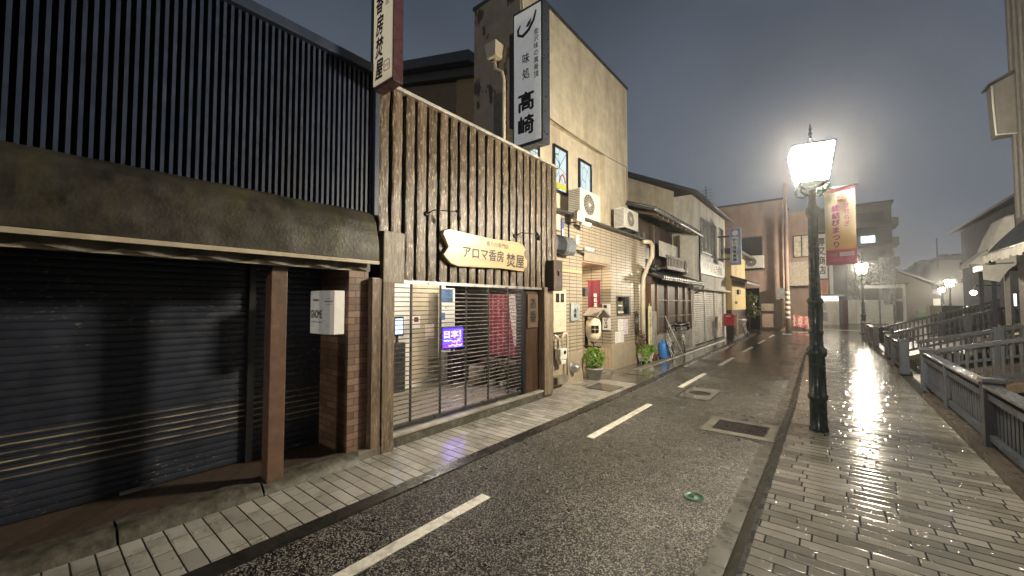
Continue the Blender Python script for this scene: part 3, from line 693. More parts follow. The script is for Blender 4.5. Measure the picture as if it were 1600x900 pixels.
MB().box(-6.08, -5.98, 4.1, 4.3, 1.12, 1.46).build('casing', M['black'], t)
MB().box(-5.979, -5.976, 4.12, 4.28, 1.15, 1.43).build('screen', emissive('blue_white_screen', (.45, .65, 1), .8), t)
MB().box(-6.05, -6.02, 4.18, 4.22, 1.0, 1.12).build('stand', M['steel_dark'], t)
k = N('red_patterned_cloth'); X, Y, Z = k.xyz()
pat = k.math('MULTIPLY', k.mapr(k.math('SINE', k.math('MULTIPLY', X, 46)), .2, .5, 0, 1), k.mapr(k.noise(30, 3), .45, .6, 0, 1))
k.set(k.mix(pat, (.20, .02, .035), (.42, .24, .25)), .8, normal=k.bump(k.noise(40, 3), .2, .004))
t = thing('hanging_cloth', 'dark red patterned cloth hanging at the right inside the board clad shop', 'cloth', (-5.1, 6.1, .6))
MB().grid(lambda u, v: (-5.58 + .95 * u, 6.1 + .02 * math.sin(u * 22), .64 + 1.25 * v), 40, 6, True, .004).build('cloth', k.m, t)
MB().grid(lambda u, v: (-4.98 + .16 * u + .14 * (1 - v) ** 1.6, 6.06 + .02 * math.sin(u * 3), .86 + 1.02 * v), 8, 16, True, .004).build('white_band', plain('white_printed_band', (.6, .5, .45), .8, var=.5, nscale=30), t)
for yy in ((-5.58, -4.63),): MB().tube([(yy[0], 6.1, 1.9), (yy[1], 6.1, 1.9)], .012, 8).build('rod', M['black'], t)
def counter(name, label, x0, x1, y0, y1, z1):
    t = thing(name, label, 'counter', ((x0 + x1) / 2, (y0 + y1) / 2, .13)); MB().box(x0, x1, y0, y1, .13, z1 - .03).build('body', M['dark_wood'], t, .006); MB().box(x0 - .02, x1 + .02, y0 - .02, y1 + .02, z1 - .03, z1).build('top', M['old_wood'], t, .006)
counter('counter', 'low dark wooden counter below the red hanging cloth', -5.5, -4.5, 5.75, 6.05, .60)
counter('counter', 'dark wooden counter block behind the violet LED sign', -6.4, -5.75, 5.5, 6.0, .68)
t = thing('wood_stump', 'squat round wooden tub between the LED sign and the potted plants', 'tub', (-5.35, 5.55, .13)); MB().lathe([(.15, .13), (.17, .2), (.17, .45), (.15, .5)], (-5.35, 5.55, 0), 16).build('tub', M['grey_board'], t)
for i, (x, y, lb) in enumerate(((-5.0, 5.6, 'small plant with drooping leaves in a white pot, left of two inside the shop'), (-4.75, 5.62, 'small plant in a pale pot nearest the right end of the lattice shutter'))):
    t = thing('potted_plant', lb, 'plant', (x, y, .13), 'potted plants inside the shop'); MB().lathe([(.05, .13), (.065, .24), (.068, .25), (.055, .25)], (x, y, 0), 12).build('pot', M['pot_white'], t)
    m = MB(); leaves(m, (x, y, .44), (.11, .11, .2), 60, .09); m.build('leaves', M['leaf_dark'], t); MB().tube([(x, y, .24), (x + .01, y, .5)], .008, 5).build('stem', M['stem'], t)

# carved name board on the cladding
t = thing('carved_name_board', 'pale carved wooden name board with dark brush lettering on the board cladding', 'sign', (-4.03, 4.4, 2.2))
ol = [(.0, .47), (.1, .5), (.9, .475), (1.6, .50), (1.74, .47), (1.80, .40), (1.755, .33), (1.78, .27), (1.85, .21), (1.835, .11), (1.76, .06), (1.74, .02), (1.2, .035), (.25, .0), (.12, .03), (.05, .08), (-.02, .14), (.03, .2), (.07, .255), (.03, .33), (-.03, .42)]
ol = [(a, b_) for a, b_ in ol][::-1]
MB().prism(ol, (-3.985, 3.50, 2.21), FX_, UP, .06).build('board', M['sign_wood'], t, .008)
text(t, 'アロマ香房', M['ink'], (-3.985, 4.28, 2.43), FX_, UP, .88, .17, bold=.018)
text(t, '焚屋', M['ink'], (-3.985, 5.02, 2.395), FX_, UP, .46, .215, bold=.02)
text(t, '香りの専門店', M['ink'], (-3.985, 4.58, 2.60), FX_, UP, .52, .075, bold=.0)
for i, (y0, lb) in enumerate(((3.24, 'small black arm spotlight above the left end of the carved name board'), (5.08, 'small black arm spotlight above the right end of the carved name board'))):
    t = thing('sign_spotlight', lb, 'spotlight', (-4.05, y0, 2.87), 'arm spotlights above the name board')
    z0 = 2.86 if i == 0 else 2.82
    MB().lathe([(.035, 0), (.035, .02), (.01, .03)], (-4.06, y0, z0), 10, axis='X').build('mount', M['black'], t)
    MB().tube([(-4.04, y0, z0), (-3.95, y0 + .06, z0 + .05), (-3.86, y0 + .22, z0 + .05), (-3.8, y0 + .33, z0 + .05)], .008, 6).build('arm', M['black'], t)
    MB().tube([(-3.82, y0 + .30, z0 + .07), (-3.80, y0 + .34, z0 + .03), (-3.82, y0 + .36, z0 - .05)], [.016, .022, .032], 8).build('head', M['black'], t)
# tall roof sign above the corner of the two shops
t = thing('projecting_shop_sign', 'tall cream projecting sign with brush lettering and maroon edge above the board clad shop', 'sign', (-3.9, 2.6, 4.3))
MB().box(-4.0, -3.62, 2.43, 2.56, 4.12, 6.6).build('sign_case', plain('maroon_metal', (.085, .042, .05), .3, .2, .2), t, .004)
MB().box(-3.985, -3.635, 2.418, 2.4295, 4.16, 6.58).build('sign_face', sign_added_glow('cream_acrylic', (.66, .57, .40), .14), t)  # face brightened by added emission
text(t, '香房焚屋', M['ink'], (-3.865, 2.418, 4.70), NX_, UP, .15, .98, bold=.03, vertical=True, shear=.15, gap=1.02)
text(t, '香りの専門店', M['ink'], (-3.72, 2.418, 5.4), NX_, UP, .075, .8, bold=.0, vertical=True)
ring = MB(); 
for a_, b_ in (((-3.77, 4.26), (-3.67, 4.26)), ((-3.67, 4.26), (-3.67, 4.37)), ((-3.67, 4.37), (-3.77, 4.37)), ((-3.77, 4.37), (-3.77, 4.26))): ring.bar((a_[0], 2.416, a_[1]), (b_[0], 2.416, b_[1]), .006, .004)
ring.build('seal_mark', plain('seal_red', (.3, .06, .04), .5), t); text(t, '焚屋', plain('seal_red_ink', (.3, .06, .04), .5), (-3.72, 2.418, 4.315), NX_, UP, .07, .035)
MB().box(-4.1, -4.0, 2.45, 2.54, 4.36, 5.9).build('mount', M['black'], t)
# plaque on the dark end panel
t = thing('wooden_plaque', 'narrow brown wooden plaque with two brush characters on the dark end panel', 'sign', (-4.13, 5.7, 1.27))
MB().box(-4.133, -4.105, 5.52, 5.83, 1.27, 1.86).build('board', M['plaque_wood'], t, .004)
text(t, 'あ香', M['ink'], (-4.105, 5.675, 1.58), FX_, UP, .19, .42, bold=.03, vertical=True)
t = thing('wooden_lantern_box', 'dark wooden box with a square hole fixed high on the right shop post', 'lantern box', (-4.0, 6.15, 1.93))
MB().box(-4.2, -3.90, 6.0, 6.29, 1.93, 2.48).build('box', plain('near_black_wood', (.03, .022, .018), .45, var=.4, bump=.5), t, .006)  # box near black behind a browner front board
MB().box(-3.899, -3.875, 6.0, 6.29, 1.93, 2.21).box(-3.899, -3.875, 6.0, 6.29, 2.29, 2.48).box(-3.899, -3.875, 6.0, 6.1, 2.21, 2.29).box(-3.899, -3.875, 6.18, 6.29, 2.21, 2.29).build('front_board', M['dark_wood'], t)

# ------------------------------------------------------------------ beige restaurant
b = thing('restaurant_building', 'beige rendered restaurant with thin tiled ground floor front and set back upper storey', 'building', (-5.6, 9.2, 0))
MB().box(-6.29, -4.9, 6.42, 11.9, 5.95, 8.52).box(-6.29, -5.06, 6.42, 10.28, 3.55, 5.95).box(-6.29, -4.9, 10.28, 11.9, 3.55, 5.95).build('upper_wall', M['beige'], b)
MB().box(-6.29, -4.94, 6.385, 6.42, 3.4, 8.6).build('side_wall', M['beige_shaded_side'], b)
MB().box(-6.33, -4.87, 6.37, 11.94, 8.52, 8.6).build('roof_coping', M['coping'], b)
MB().box(-12, -6.29, 8.1, 11.9, 0, 5.0).box(-6.29, -5.4, 6.42, 11.9, 0, 3.55).build('rear_wall', M['beige_shaded_side'], b)
# ground floor tile wall with the entrance recess
tw = MB(); X0, X1 = -5.4, -4.35
tw.box(X0, X1, 6.43, 7.9, .62, 3.55).box(X0, X1, 9.4, 11.85, .62, 1.38).box(X0, X1, 9.4, 9.73, 1.38, 1.90).box(X0, X1, 10.62, 11.85, 1.38, 1.90).box(X0, X1, 9.4, 11.85, 1.90, 3.55)
tw.box(X0, X1, 7.9, 9.4, 2.66, 3.55).box(X0 - .05, X0 + .02, 7.9, 9.4, .0, 2.66)
tw.build('tile_wall', M['tile_wall'], b)
MB().box(X0, X1 + .006, 6.43, 7.9, -.02, .62).build('base_course', M['taupe'], b); MB().box(X0, X1 + .006, 9.4, 11.85, -.02, .62).build('base_course', M['taupe'], b)
MB().box(X1 - .9, X1 - .03, 9.388, 9.4, .05, .55).build('base_tile', M['tile_base'], b)
MB().box(X0, X1 - .01, 7.9, 9.4, 2.645, 2.66).build('soffit', M['soffit'], b)
MB().box(X0 + .02, -4.2, 7.9, 9.4, -.02, .05).build('threshold', M['concrete'], b)
MB().box(-5.06, -4.16, 6.43, 11.9, 3.55, 3.60).box(-5.06, -4.30, 6.43, 11.9, 3.60, 3.66).build('parapet_cap', M['coping'], b, .006)
MB().box(-4.345, -4.325, 7.95, 9.3, 2.68, 2.86).build('lintel_band', M['taupe'], b)
for yy, zz in ((8.0, 2.63),):
    MB().lathe([(.045, 0), (.05, .012), (.03, .014)], (-4.75, yy + .35, 2.63), 12).build('downlight', emissive('lit_downlight', (1, .76, .5), 420), b)
# recessed door at the back of the entrance
MB().box(X0 + .02, X0 + .06, 8.15, 9.2, .05, 2.2).build('door', M['dark_wood'], b)
# display window beside the entrance
f = MB().box(-4.42, -4.33, 9.73, 9.77, 1.38, 1.9).box(-4.42, -4.33, 10.5, 10.62, 1.38, 1.9).box(-4.42, -4.33, 9.77, 10.5, 1.38, 1.41).box(-4.42, -4.33, 9.77, 10.5, 1.87, 1.9).build('display_window', M['black'], b)
MB().box(-4.62, -4.6, 9.77, 10.5, 1.41, 1.87).build('window_back', plain('display_backing', (.16, .16, .15), .5), f)
g_ = MB(); 
for i in range(7): g_.lathe([(.05, 0), (.07, .02), (.03, .05)], (-4.52, 9.84 + i * .1, 1.43 + .18 * (i % 2)), 10)
g_.build('dishes', M['pot_white'], f)
MB().box(-4.6, -4.56, 9.95, 10.05, 1.79, 1.83).build('window_light', emissive('lit_window_lamp', (.85, .93, 1), 14), f)
# upper stained glass windows
k = N('lit_stained_glass'); X, Y, Z = k.xyz()
vo = k.n('ShaderNodeTexVoronoi', feature='DISTANCE_TO_EDGE'); k.l(k.scale(k.comb(k.math('MULTIPLY', Y, 1.6), Z), 1, 1, 1), vo.inputs['Vector']); vo.inputs['Scale'].default_value = 2.2
ln = k.mapr(vo.outputs[0], .012, .03, 0, 1)
vc = k.n('ShaderNodeTexVoronoi', feature='F1'); k.l(k.comb(k.math('MULTIPLY', Y, 1.6), Z), vc.inputs['Vector']); vc.inputs['Scale'].default_value = 2.2
cc = k.mix(k.mapr(k.xyz(vc.outputs['Color'])[0], 0, 1, 0, .5), (.86, .97, .97), (.60, .82, .86))
gl = k.mix(ln, (.12, .2, .2), cc)
k.set((.02, .02, .02), .15, emit=gl, estr=.30)
for y0, y1, z0, z1 in ((7.78, 8.42, 4.36, 5.50), (9.0, 9.68, 4.36, 5.50), (6.75, 7.2, 4.36, 5.2)):
    f = MB().box(-5.055, -5.0, y0, y0 + .05, z0, z1).box(-5.055, -5.0, y1 - .05, y1, z0, z1).box(-5.055, -5.0, y0 + .05, y1 - .05, z0, z0 + .06).box(-5.055, -5.0, y0 + .05, y1 - .05, z1 - .06, z1).build('window', M['black'], b)
    MB().box(-5.055, -5.035, y0 + .05, y1 - .05, z0 + .06, z1 - .06).build('pane', k.m, f)
    if y0 == 7.78:
        MB().box(-5.034, -5.03, y0 + .05, y1 - .05, z0 + .12, z0 + .25).build('yellow_glass', emissive('yellow_glass', (.95, .8, .05), .3), f)
        m = MB(); m.tube([(-5.03, y0 + .27, z0 + .27), (-5.03, y0 + .32, z0 + .42), (-5.03, y0 + .42, z0 + .5), (-5.03, y0 + .5, z0 + .42), (-5.03, y0 + .54, z0 + .3)], .022, 5); m.build('orange_glass', emissive('orange_glass', (.6, .12, .04), .3), f)
m = MB(); m.tube([(-4.89, 6.5 + 5.3 * q / 12, 5.99 - .10 * math.sin(math.pi * q / 12)) for q in range(13)] + [(-4.89, 11.82, 3.9)], .008, 5); m.build('cable', M['black'], b)
m = MB(); m.tube([(-4.93, 11.1, 4.9), (-4.88, 11.1, 4.9)], .04, 10); m.build('vent_cap', M['cream_plastic'], b)
MB().box(-5.66, -5.36, 6.36, 6.385, 4.2, 6.28).build('side_panel', plain('grey_side_panel', (.13, .125, .115), .5), b)
# rainwater hopper and pipe on the side wall
m = MB(); m.add([(-5.66, 6.38, 7.0), (-5.42, 6.38, 7.0), (-5.42, 6.14, 7.0), (-5.66, 6.14, 7.0), (-5.70, 6.38, 7.3), (-5.38, 6.38, 7.3), (-5.38, 6.1, 7.3), (-5.70, 6.1, 7.3)], [(0, 1, 2, 3), (7, 6, 5, 4), (1, 0, 4, 5), (2, 1, 5, 6), (3, 2, 6, 7), (0, 3, 7, 4)])
m.tube([(-5.54, 6.26, 7.0), (-5.53, 6.27, 6.78), (-5.36, 6.3, 6.66), (-5.33, 6.32, 6.5), (-5.33, 6.32, 4.2)], .04, 10)
m.build('downpipe', M['cream_plastic'], b)
m = MB(); m.tube([(-4.2, 11.3, 3.5), (-4.12, 11.62, 3.52), (-4.1, 11.75, 3.42), (-4.1, 11.72, 3.1), (-4.17, 11.5, 2.75), (-4.24, 11.38, 2.45), (-4.26, 11.36, 2.1), (-4.26, 11.36, .02)], .062, 12); m.build('downpipe', M['cream_plastic'], b)

# projecting vertical sign
t = thing('projecting_restaurant_sign', 'tall white projecting sign with black brush lettering and leaf emblem in a dark case', 'sign', (-4.4, 6.0, 4.7))
k_ = MB().box(-4.76, -4.05, 5.92, 6.16, 4.70, 7.42); k_.build('sign_case', plain('dark_blue_grey_metal', (.05, .058, .072), .35, .2, .15), t, .006)
MB().box(-4.72, -4.09, 5.908, 5.9195, 4.76, 7.36).build('sign_face', sign_added_glow('white_sign_acrylic_face', (.66, .655, .62), .10), t)  # added emission lifts this face as well
MB().box(-4.9, -4.76, 5.98, 6.12, 5.2, 7.1).build('mount', M['black'], t)
yf = 5.908
text(t, '髙', M['ink'], (-4.43, yf, 5.56), NX_, UP, .36, .36, bold=.035)
text(t, '崎', M['ink'], (-4.43, yf, 5.10), NX_, UP, .36, .36, bold=.035)
text(t, '味処', M['ink'], (-4.43, yf, 6.25), NX_, UP, .17, .50, bold=.015, vertical=True, gap=1.35)
text(t, '金沢味の真骨頂', M['ink'], (-4.19, yf, 6.42), NX_, UP, .11, .95, bold=.015, vertical=True)
m = MB()
m.tube([(-4.56, yf - .004, 7.10), (-4.62, yf - .004, 7.02), (-4.61, yf - .004, 6.92), (-4.50, yf - .004, 6.86), (-4.36, yf - .004, 6.93), (-4.24, yf - .004, 7.08), (-4.19, yf - .004, 7.24)], [.012, .022, .026, .028, .026, .022, .016], 8); m.build('emblem', M['ink'], t)
m = MB(); m.prism([(0, 0), (.05, .07), (.13, .13), (.11, .03), (.05, -.02)], (-4.43, yf - .003, 7.02), NX_, UP, .002); m.build('emblem_leaf', plain('emblem_green', (.03, .14, .05), .5), t)

def make_ac(label, loc, legs=.1, group='outdoor air conditioner units'):
    """unit faces +X; local origin at its base"""
    t = thing('air_conditioner', label, 'air conditioner', (0, 0, 0), group)
    MB().box(-.30, 0, -.40, .40, legs, legs + .60).build('casing', M['white_metal'], t, .012)
    m = MB(); m.tube([(.008, -.08 + .228 * math.cos(q * math.pi / 16), legs + .3 + .228 * math.sin(q * math.pi / 16)) for q in range(32)], .012, 6, closed=True)
    for i in range(16):
        a = i * math.pi / 8; m.bar((.012, -.08 + .03 * math.cos(a), legs + .3 + .03 * math.sin(a)), (.014, -.08 + .225 * math.cos(a), legs + .3 + .225 * math.sin(a)), .004, .004)
    for r_ in (.08, .13, .18): m.tube([(.014, -.08 + r_ * math.cos(q * math.pi / 10), legs + .3 + r_ * math.sin(q * math.pi / 10)) for q in range(20)], .003, 4, closed=True)
    m.build('fan_guard', M['white_metal'], t)
    m = MB().disc((.003, -.08, legs + .3), .22, (1, 0, 0), 26); m.build('fan_shade_disc', plain('shadowy_fan', (.06, .058, .055), .5), t)  # flat dark disc paints the shade inside the fan
    MB().lathe([(.035, 0), (.03, .01)], (.012, -.08, legs + .3), 12, axis='X').build('fan_hub', M['paper'], t)
    m = MB()
    for i in range(14): m.box(-.27, -.03, -.409, -.4, legs + .05 + i * .038, legs + .066 + i * .038)
    m.build('side_fins', M['grille'], t)
    for yy in (-.3, .3): MB().box(-.29, -.01, yy - .03, yy + .03, 0, legs).build('foot', M['black'], t)
    t.location = loc
    return t
ac = make_ac('cream air conditioner unit standing on the restaurant parapet in front of the lit windows', (-4.45, 8.55, 3.66), .06)
ac.scale = (1.1, 1.28, 1.12)
a2 = copy_tree(ac); a2.location = (-4.42, 11.0, 3.78); a2.scale = (1.1, 1.25, .95); a2['label'] = 'white air conditioner unit on a frame at the far end of the restaurant parapet'
m = MB()
for yy in (10.6, 11.4):
    for xx in (-4.75, -4.42): m.box(xx - .015, xx + .015, yy - .015, yy + .015, 3.66, 3.83)
tag(m.build('unit_stand', M['steel_dark'], loc=(-4.6, 11, 3.66)), 'dark steel stand under the far air conditioner unit on the parapet', 'stand')

# things fixed to the restaurant front
def wall_box(name, label, cat, x, y0, y1, z0, z1, dep, mat, group=None, bevel=.006):
    t = thing(name, label, cat, (x, (y0 + y1) / 2, z0), group); MB().box(x, x + dep, y0, y1, z0, z1).build('casing', mat, t, bevel); return t
XW = -4.35
t = wall_box('meter_cabinet', 'tall cream meter cabinet with two dark windows beside the right shop post', 'meter cabinet', XW, 6.58, 7.06, 1.12, 1.98, .09, M['cream_plastic'])
for y0 in (6.66, 6.84): MB().box(XW + .09, XW + .096, y0, y0 + .13, 1.72, 1.9).build('window', M['dark_glass'], t)
m = MB().box(XW + .09, XW + .092, 6.58, 7.06, 1.535, 1.541); m.build('seam', M['grille'], t)
t = thing('gas_meter', 'white gas meter hanging between cream pipes under the meter cabinet', 'gas meter', (-4.25, 6.8, .5))
m = MB().box(-4.30, -4.16, 6.68, 6.93, .58, .80).box(-4.29, -4.17, 6.72, 6.90, .48, .58); m.build('body', M['white_metal'], t, .02)
MB().lathe([(.04, 0), (.04, .01)], (-4.16, 6.83, .72), 12, axis='X').build('dial', M['dark_glass'], t)
m = MB(); m.tube([(-4.23, 6.72, .8), (-4.23, 6.72, 1.0), (-4.28, 6.66, 1.06), (-4.30, 6.62, 1.06)], .022, 8); m.tube([(-4.23, 6.86, .8), (-4.23, 6.86, 1.02), (-4.25, 6.93, 1.08), (-4.25, 7.05, 1.08), (-4.25, 7.08, 1.0), (-4.25, 7.08, .12)], .022, 8); m.build('pipes', M['cream_plastic'], t)
wall_box('pipe_cover', 'low cream pipe cover at the foot of the wall under the gas meter', 'pipe cover', XW, 6.6, 7.0, .10, .24, .16, M['concrete'])
t = thing('vent_hood', 'round silver vent hood low on the restaurant wall', 'vent hood', (XW, 7.42, .3)); MB().lathe([(.13, .006), (.13, .02), (.105, .03), (.10, .09), (.07, .16), (.02, .19)], (XW, 7.42, .33), 20, axis='X').build('hood', M['steel'], t)
t = wall_box('name_plate', 'small grey square name plate with two characters left of the restaurant entrance', 'sign', XW, 7.36, 7.74, 1.32, 1.70, .03, plain('grey_slate_plate', (.33, .37, .37), .4))
text(t, '髙崎', M['ink'], (XW + .03, 7.53, 1.49), FX_, UP, .10, .2, bold=.03, vertical=True); text(t, '味処', M['ink'], (XW + .03, 7.63, 1.58), FX_, UP, .05, .09, vertical=True)
t = thing('rolled_awning', 'rolled dark grey canvas awning above the wooden lantern box', 'awning', (-4.2, 7.0, 2.7))
pf = [(0, 0), (.0, .30), (.05, .36), (.16, .37), (.24, .30), (.27, .20), (.25, .06), (.2, 0)]
for y0, y1, mt in ((6.50, 6.84, 'grille'), (6.84, 7.2, 'cloth_black'), (7.2, 7.62, 'grille')):
    mm = M['cloth_black'] if mt == 'cloth_black' else plain('grey_canvas', (.11, .12, .135), .35)
    MB().prism([(a, b_) for a, b_ in pf][::-1], (-4.35, y0, 2.70), NX_, UP, y1 - y0 if False else -(y1 - y0)).build('canvas', mm, t, .01)
wall_box('junction_box', 'upright cream junction box at the top left corner of the tile wall', 'junction box', XW, 6.62, 6.88, 3.2, 3.52, .07, M['cream_plastic'])
t = wall_box('wall_sign_strip', 'narrow blue and white strip sign under the restaurant parapet', 'sign', XW, 7.0, 7.09, 3.10, 3.48, .03, plain('blue_strip', (.08, .11, .25), .4)); MB().box(XW + .031, XW + .033, 7.01, 7.08, 3.12, 3.26).build('panel', M['paper'], t)
t = thing('floodlight', 'square cream floodlight on an arm under the restaurant parapet', 'floodlight', (-4.2, 7.3, 3.4))
m = MB(); m.hexa([(-4.02, 7.12, 3.40), (-3.98, 7.36, 3.40), (-4.10, 7.38, 3.42), (-4.14, 7.14, 3.42)], [(-4.00, 7.12, 3.62), (-3.96, 7.36, 3.62), (-4.06, 7.38, 3.64), (-4.10, 7.14, 3.64)]); m.build('head', M['cream_plastic'], t, .01)
m = MB(); m.tube([(-4.35, 7.3, 3.42), (-4.12, 7.28, 3.42), (-4.1, 7.26, 3.5)], .014, 8); m.tube([(-4.33, 7.3, 3.4), (-4.33, 7.3, 3.05)], .014, 8); m.build('arm', M['steel_dark'], t)
def camera_unit(label, y, z, sc_=1.0):
    t = thing('security_camera', label, 'security camera', (-4.3, y, z), 'white security cameras on the restaurant')
    m = MB(); m.tube([(-4.15, y - .02, z), (-4.05, y + .22, z - .03)], [.045 * sc_, .04 * sc_], 12); m.build('body', M['white_metal'], t)
    m = MB(); m.tube([(-4.35, y, z - .03), (-4.2, y, z - .05), (-4.13, y + .04, z - .01)], .014, 6); m.build('arm', M['steel_dark'], t)
    m = MB(); m.tube([(-4.05, y + .22, z - .03), (-4.045, y + .235, z - .032)], .034 * sc_, 12); m.build('lens', M['dark_glass'], t)
camera_unit('larger white security camera beside the square floodlight', 7.52, 3.44, 1.3)
camera_unit('smaller white security camera above the entrance, right of the rolled awning', 7.66, 2.90, 1.0)
wall_box('switch_box', 'small white switch box right of the rolled awning', 'switch box', XW, 7.56, 7.68, 3.0, 3.2, .06, M['white_metal'])
t = thing('wooden_rail', 'short pale wooden rail across the tile wall right of the lantern box', 'rail', (XW, 7.2, 2.36)); MB().box(XW, XW + .03, 6.72, 7.85, 2.36, 2.43).build('rail', M['sign_wood'], t)
t = thing('entrance_curtain', 'maroon entrance banner with white characters hanging in the recess', 'curtain', (-4.75, 8.7, 1.5))
MB().grid(lambda u, v: (-4.78 + .34 * u, 8.98 + .012 * math.sin(u * 9), 1.45 + .82 * v), 16, 8, True, .004).build('cloth', M['maroon'], t)
MB().tube([(-4.82, 8.98, 2.28), (-4.38, 8.98, 2.28)], .012, 8).build('rod', M['warm_wood'], t)
text(t, '味処髙崎', M['paper'], (-4.56, 8.962, 1.72), NX_, UP, .09, .46, bold=.03, vertical=True)
# paper lantern with little roof
t = thing('paper_lantern', 'pale paper lantern with a black four petal crest under a small grey roof', 'lantern', (-4.42, 8.45, .85))
MB().lathe([(.05, .80), (.055, .84), (.12, .86), (.165, .93), (.18, 1.05), (.18, 1.16), (.165, 1.27), (.12, 1.33), (.06, 1.35)], (-4.36, 8.45, 0), 20).build('lantern_body', emissive('softly_lit_paper', (1, .8, .5), .05), t)
bsdf = bpy.data.materials['softly_lit_paper'].node_tree.nodes['Principled BSDF']; bsdf.inputs['Base Color'].default_value = (.66, .56, .38, 1)
MB().lathe([(.06, .76), (.06, .80)], (-4.36, 8.45, 0), 14).build('lantern_ring', M['black'], t)
dd = Vector((.62, -.78, 0)).normalized(); rt_ = Vector((-dd.y, dd.x, 0)); cc_ = Vector((-4.36, 8.45, 1.10)) + dd * .184
m = MB()
for a in (45, 135, 225, 315):
    ca, sa = math.cos(R(a)), math.sin(R(a)); q = Vector((0, 0, 0)); ctr = cc_ + rt_ * (ca * .066) + Vector((0, 0, sa * .066))
    pts_ = []
    for kx, ky in ((-.055, 0), (0, .06), (.055, 0), (0, -.06)): pts_.append(ctr + rt_ * (kx * ca - ky * sa) + Vector((0, 0, kx * sa + ky * ca)) + dd * .004)
    m.add(pts_, [(0, 1, 2, 3), (3, 2, 1, 0)])
m.build('crest', M['ink'], t)
m = MB()
m.hexa([(-4.62, 8.42, 1.38), (-4.1, 8.14, 1.38), (-4.02, 8.3, 1.56), (-4.54, 8.58, 1.56)], [(-4.62, 8.40, 1.41), (-4.1, 8.12, 1.41), (-4.02, 8.3, 1.60), (-4.54, 8.58, 1.60)])
m.hexa([(-4.54, 8.58, 1.56), (-4.02, 8.3, 1.56), (-3.96, 8.52, 1.36), (-4.46, 8.80, 1.36)], [(-4.54, 8.58, 1.60), (-4.02, 8.3, 1.60), (-3.95, 8.53, 1.40), (-4.45, 8.81, 1.40)])
m.build('lantern_roof', plain('weathered_grey_roof', (.26, .24, .225), .5, var=.2), t)
MB().box(-4.62, -4.56, 8.5, 8.56, .62, 1.5).build('bracket', M['black'], t); MB().box(-4.6, -4.2, 8.40, 8.52, .66, .70).build('bracket_arm', M['dark_wood'], t)
m = MB(); m.tube([(-4.36, 8.45, 1.35), (-4.34, 8.45, 1.5)], .012, 6); m.tube([(-4.36, 8.45, .76), (-4.36, 8.45, .70)], .012, 6); m.build('hanger', M['black'], t)
t = wall_box('wall_lamp', 'small dark wall lamp box beside the maroon entrance banner', 'wall lamp', -4.5, 8.12, 8.3, 1.86, 2.06, .1, M['steel_dark'])
MB().box(-5.38, -4.5, 8.2, 8.22, 1.94, 1.98).build('bracket', M['steel_dark'], t)
t = thing('vertical_sign', 'narrow white vertical sign with black characters on the right side of the entrance', 'sign', (-4.45, 9.38, 1.02))
MB().box(-4.57, -4.36, 9.35, 9.387, 1.02, 1.69).build('board', M['paper'], t); text(t, 'あわびそば', M['ink'], (-4.465, 9.35, 1.28), NX_, UP, .1, .42, bold=.03, vertical=True); MB().box(-4.53, -4.44, 9.344, 9.35, 1.58, 1.66).build('emblem', M['dark_wood'], t)
for i, (y0, y1, z0, z1, lb) in enumerate(((9.80, 10.14, .98, 1.28, 'printed paper notice just below the display window, upper left of four'), (10.16, 10.44, .86, 1.27, 'violet tinted paper notice below the display window, upper right of four'), (9.62, 9.94, .67, .96, 'paper notice on the restaurant wall, lower left of four'), (9.96, 10.16, .66, .96, 'narrow paper notice on the restaurant wall, lower right of four'))):
    t = thing('paper_notice', lb, 'notice', (XW, (y0 + y1) / 2, z0), 'paper notices below the display window')
    MB().box(XW, XW + .006, y0, y1, z0, z1).build('sheet', M['paper'] if i != 1 else plain('violet_paper', (.6, .54, .62), .6), t)
    m = MB()
    for q in range(6): m.box(XW + .0065, XW + .0075, y0 + .03, y0 + (y1 - y0) * random.uniform(.55, .9), z1 - .05 - q * (z1 - z0 - .06) / 6, z1 - .042 - q * (z1 - z0 - .06) / 6)
    m.build('printed_lines', plain('faded_print', (.25, .22, .25), .6), t)

def pot_plant(label, loc, pr_, ph, fr, fh, n, size, potm, leafm, name='potted_shrub'):
    t = thing(name, label, 'potted plant', loc); x, y, z = loc
    MB().lathe([(pr_ * .72, 0), (pr_ * .98, ph * .86), (pr_ * 1.08, ph * .87), (pr_ * 1.08, ph), (pr_ * .95, ph), (pr_ * .9, ph * .88), (.01, ph * .87)], loc, 22).build('pot', M[potm], t)
    m = MB(); leaves(m, (x, y, z + ph + fh * .52), (fr, fr, fh * .6), n, size); leaves(m, (x + fr * .3, y - fr * .3, z + ph + fh * .75), (fr * .5, fr * .5, fh * .4), n // 4, size); m.build('foliage', M[leafm], t)
    m = MB()
    for q in range(6):
        a = q * 1.05; m.tube([(x + .02 * math.cos(a), y + .02 * math.sin(a), z + ph * .8), (x + fr * .5 * math.cos(a), y + fr * .5 * math.sin(a), z + ph + fh * .6)], .007, 5)
    m.build('stems', M['stem'], t)
    return t
pot_plant('bushy bright green shrub in a large grey pot at the restaurant entrance', (-4.15, 8.05, 0.0), .19, .27, .25, .40, 900, .06, 'pot_grey', 'leaf')
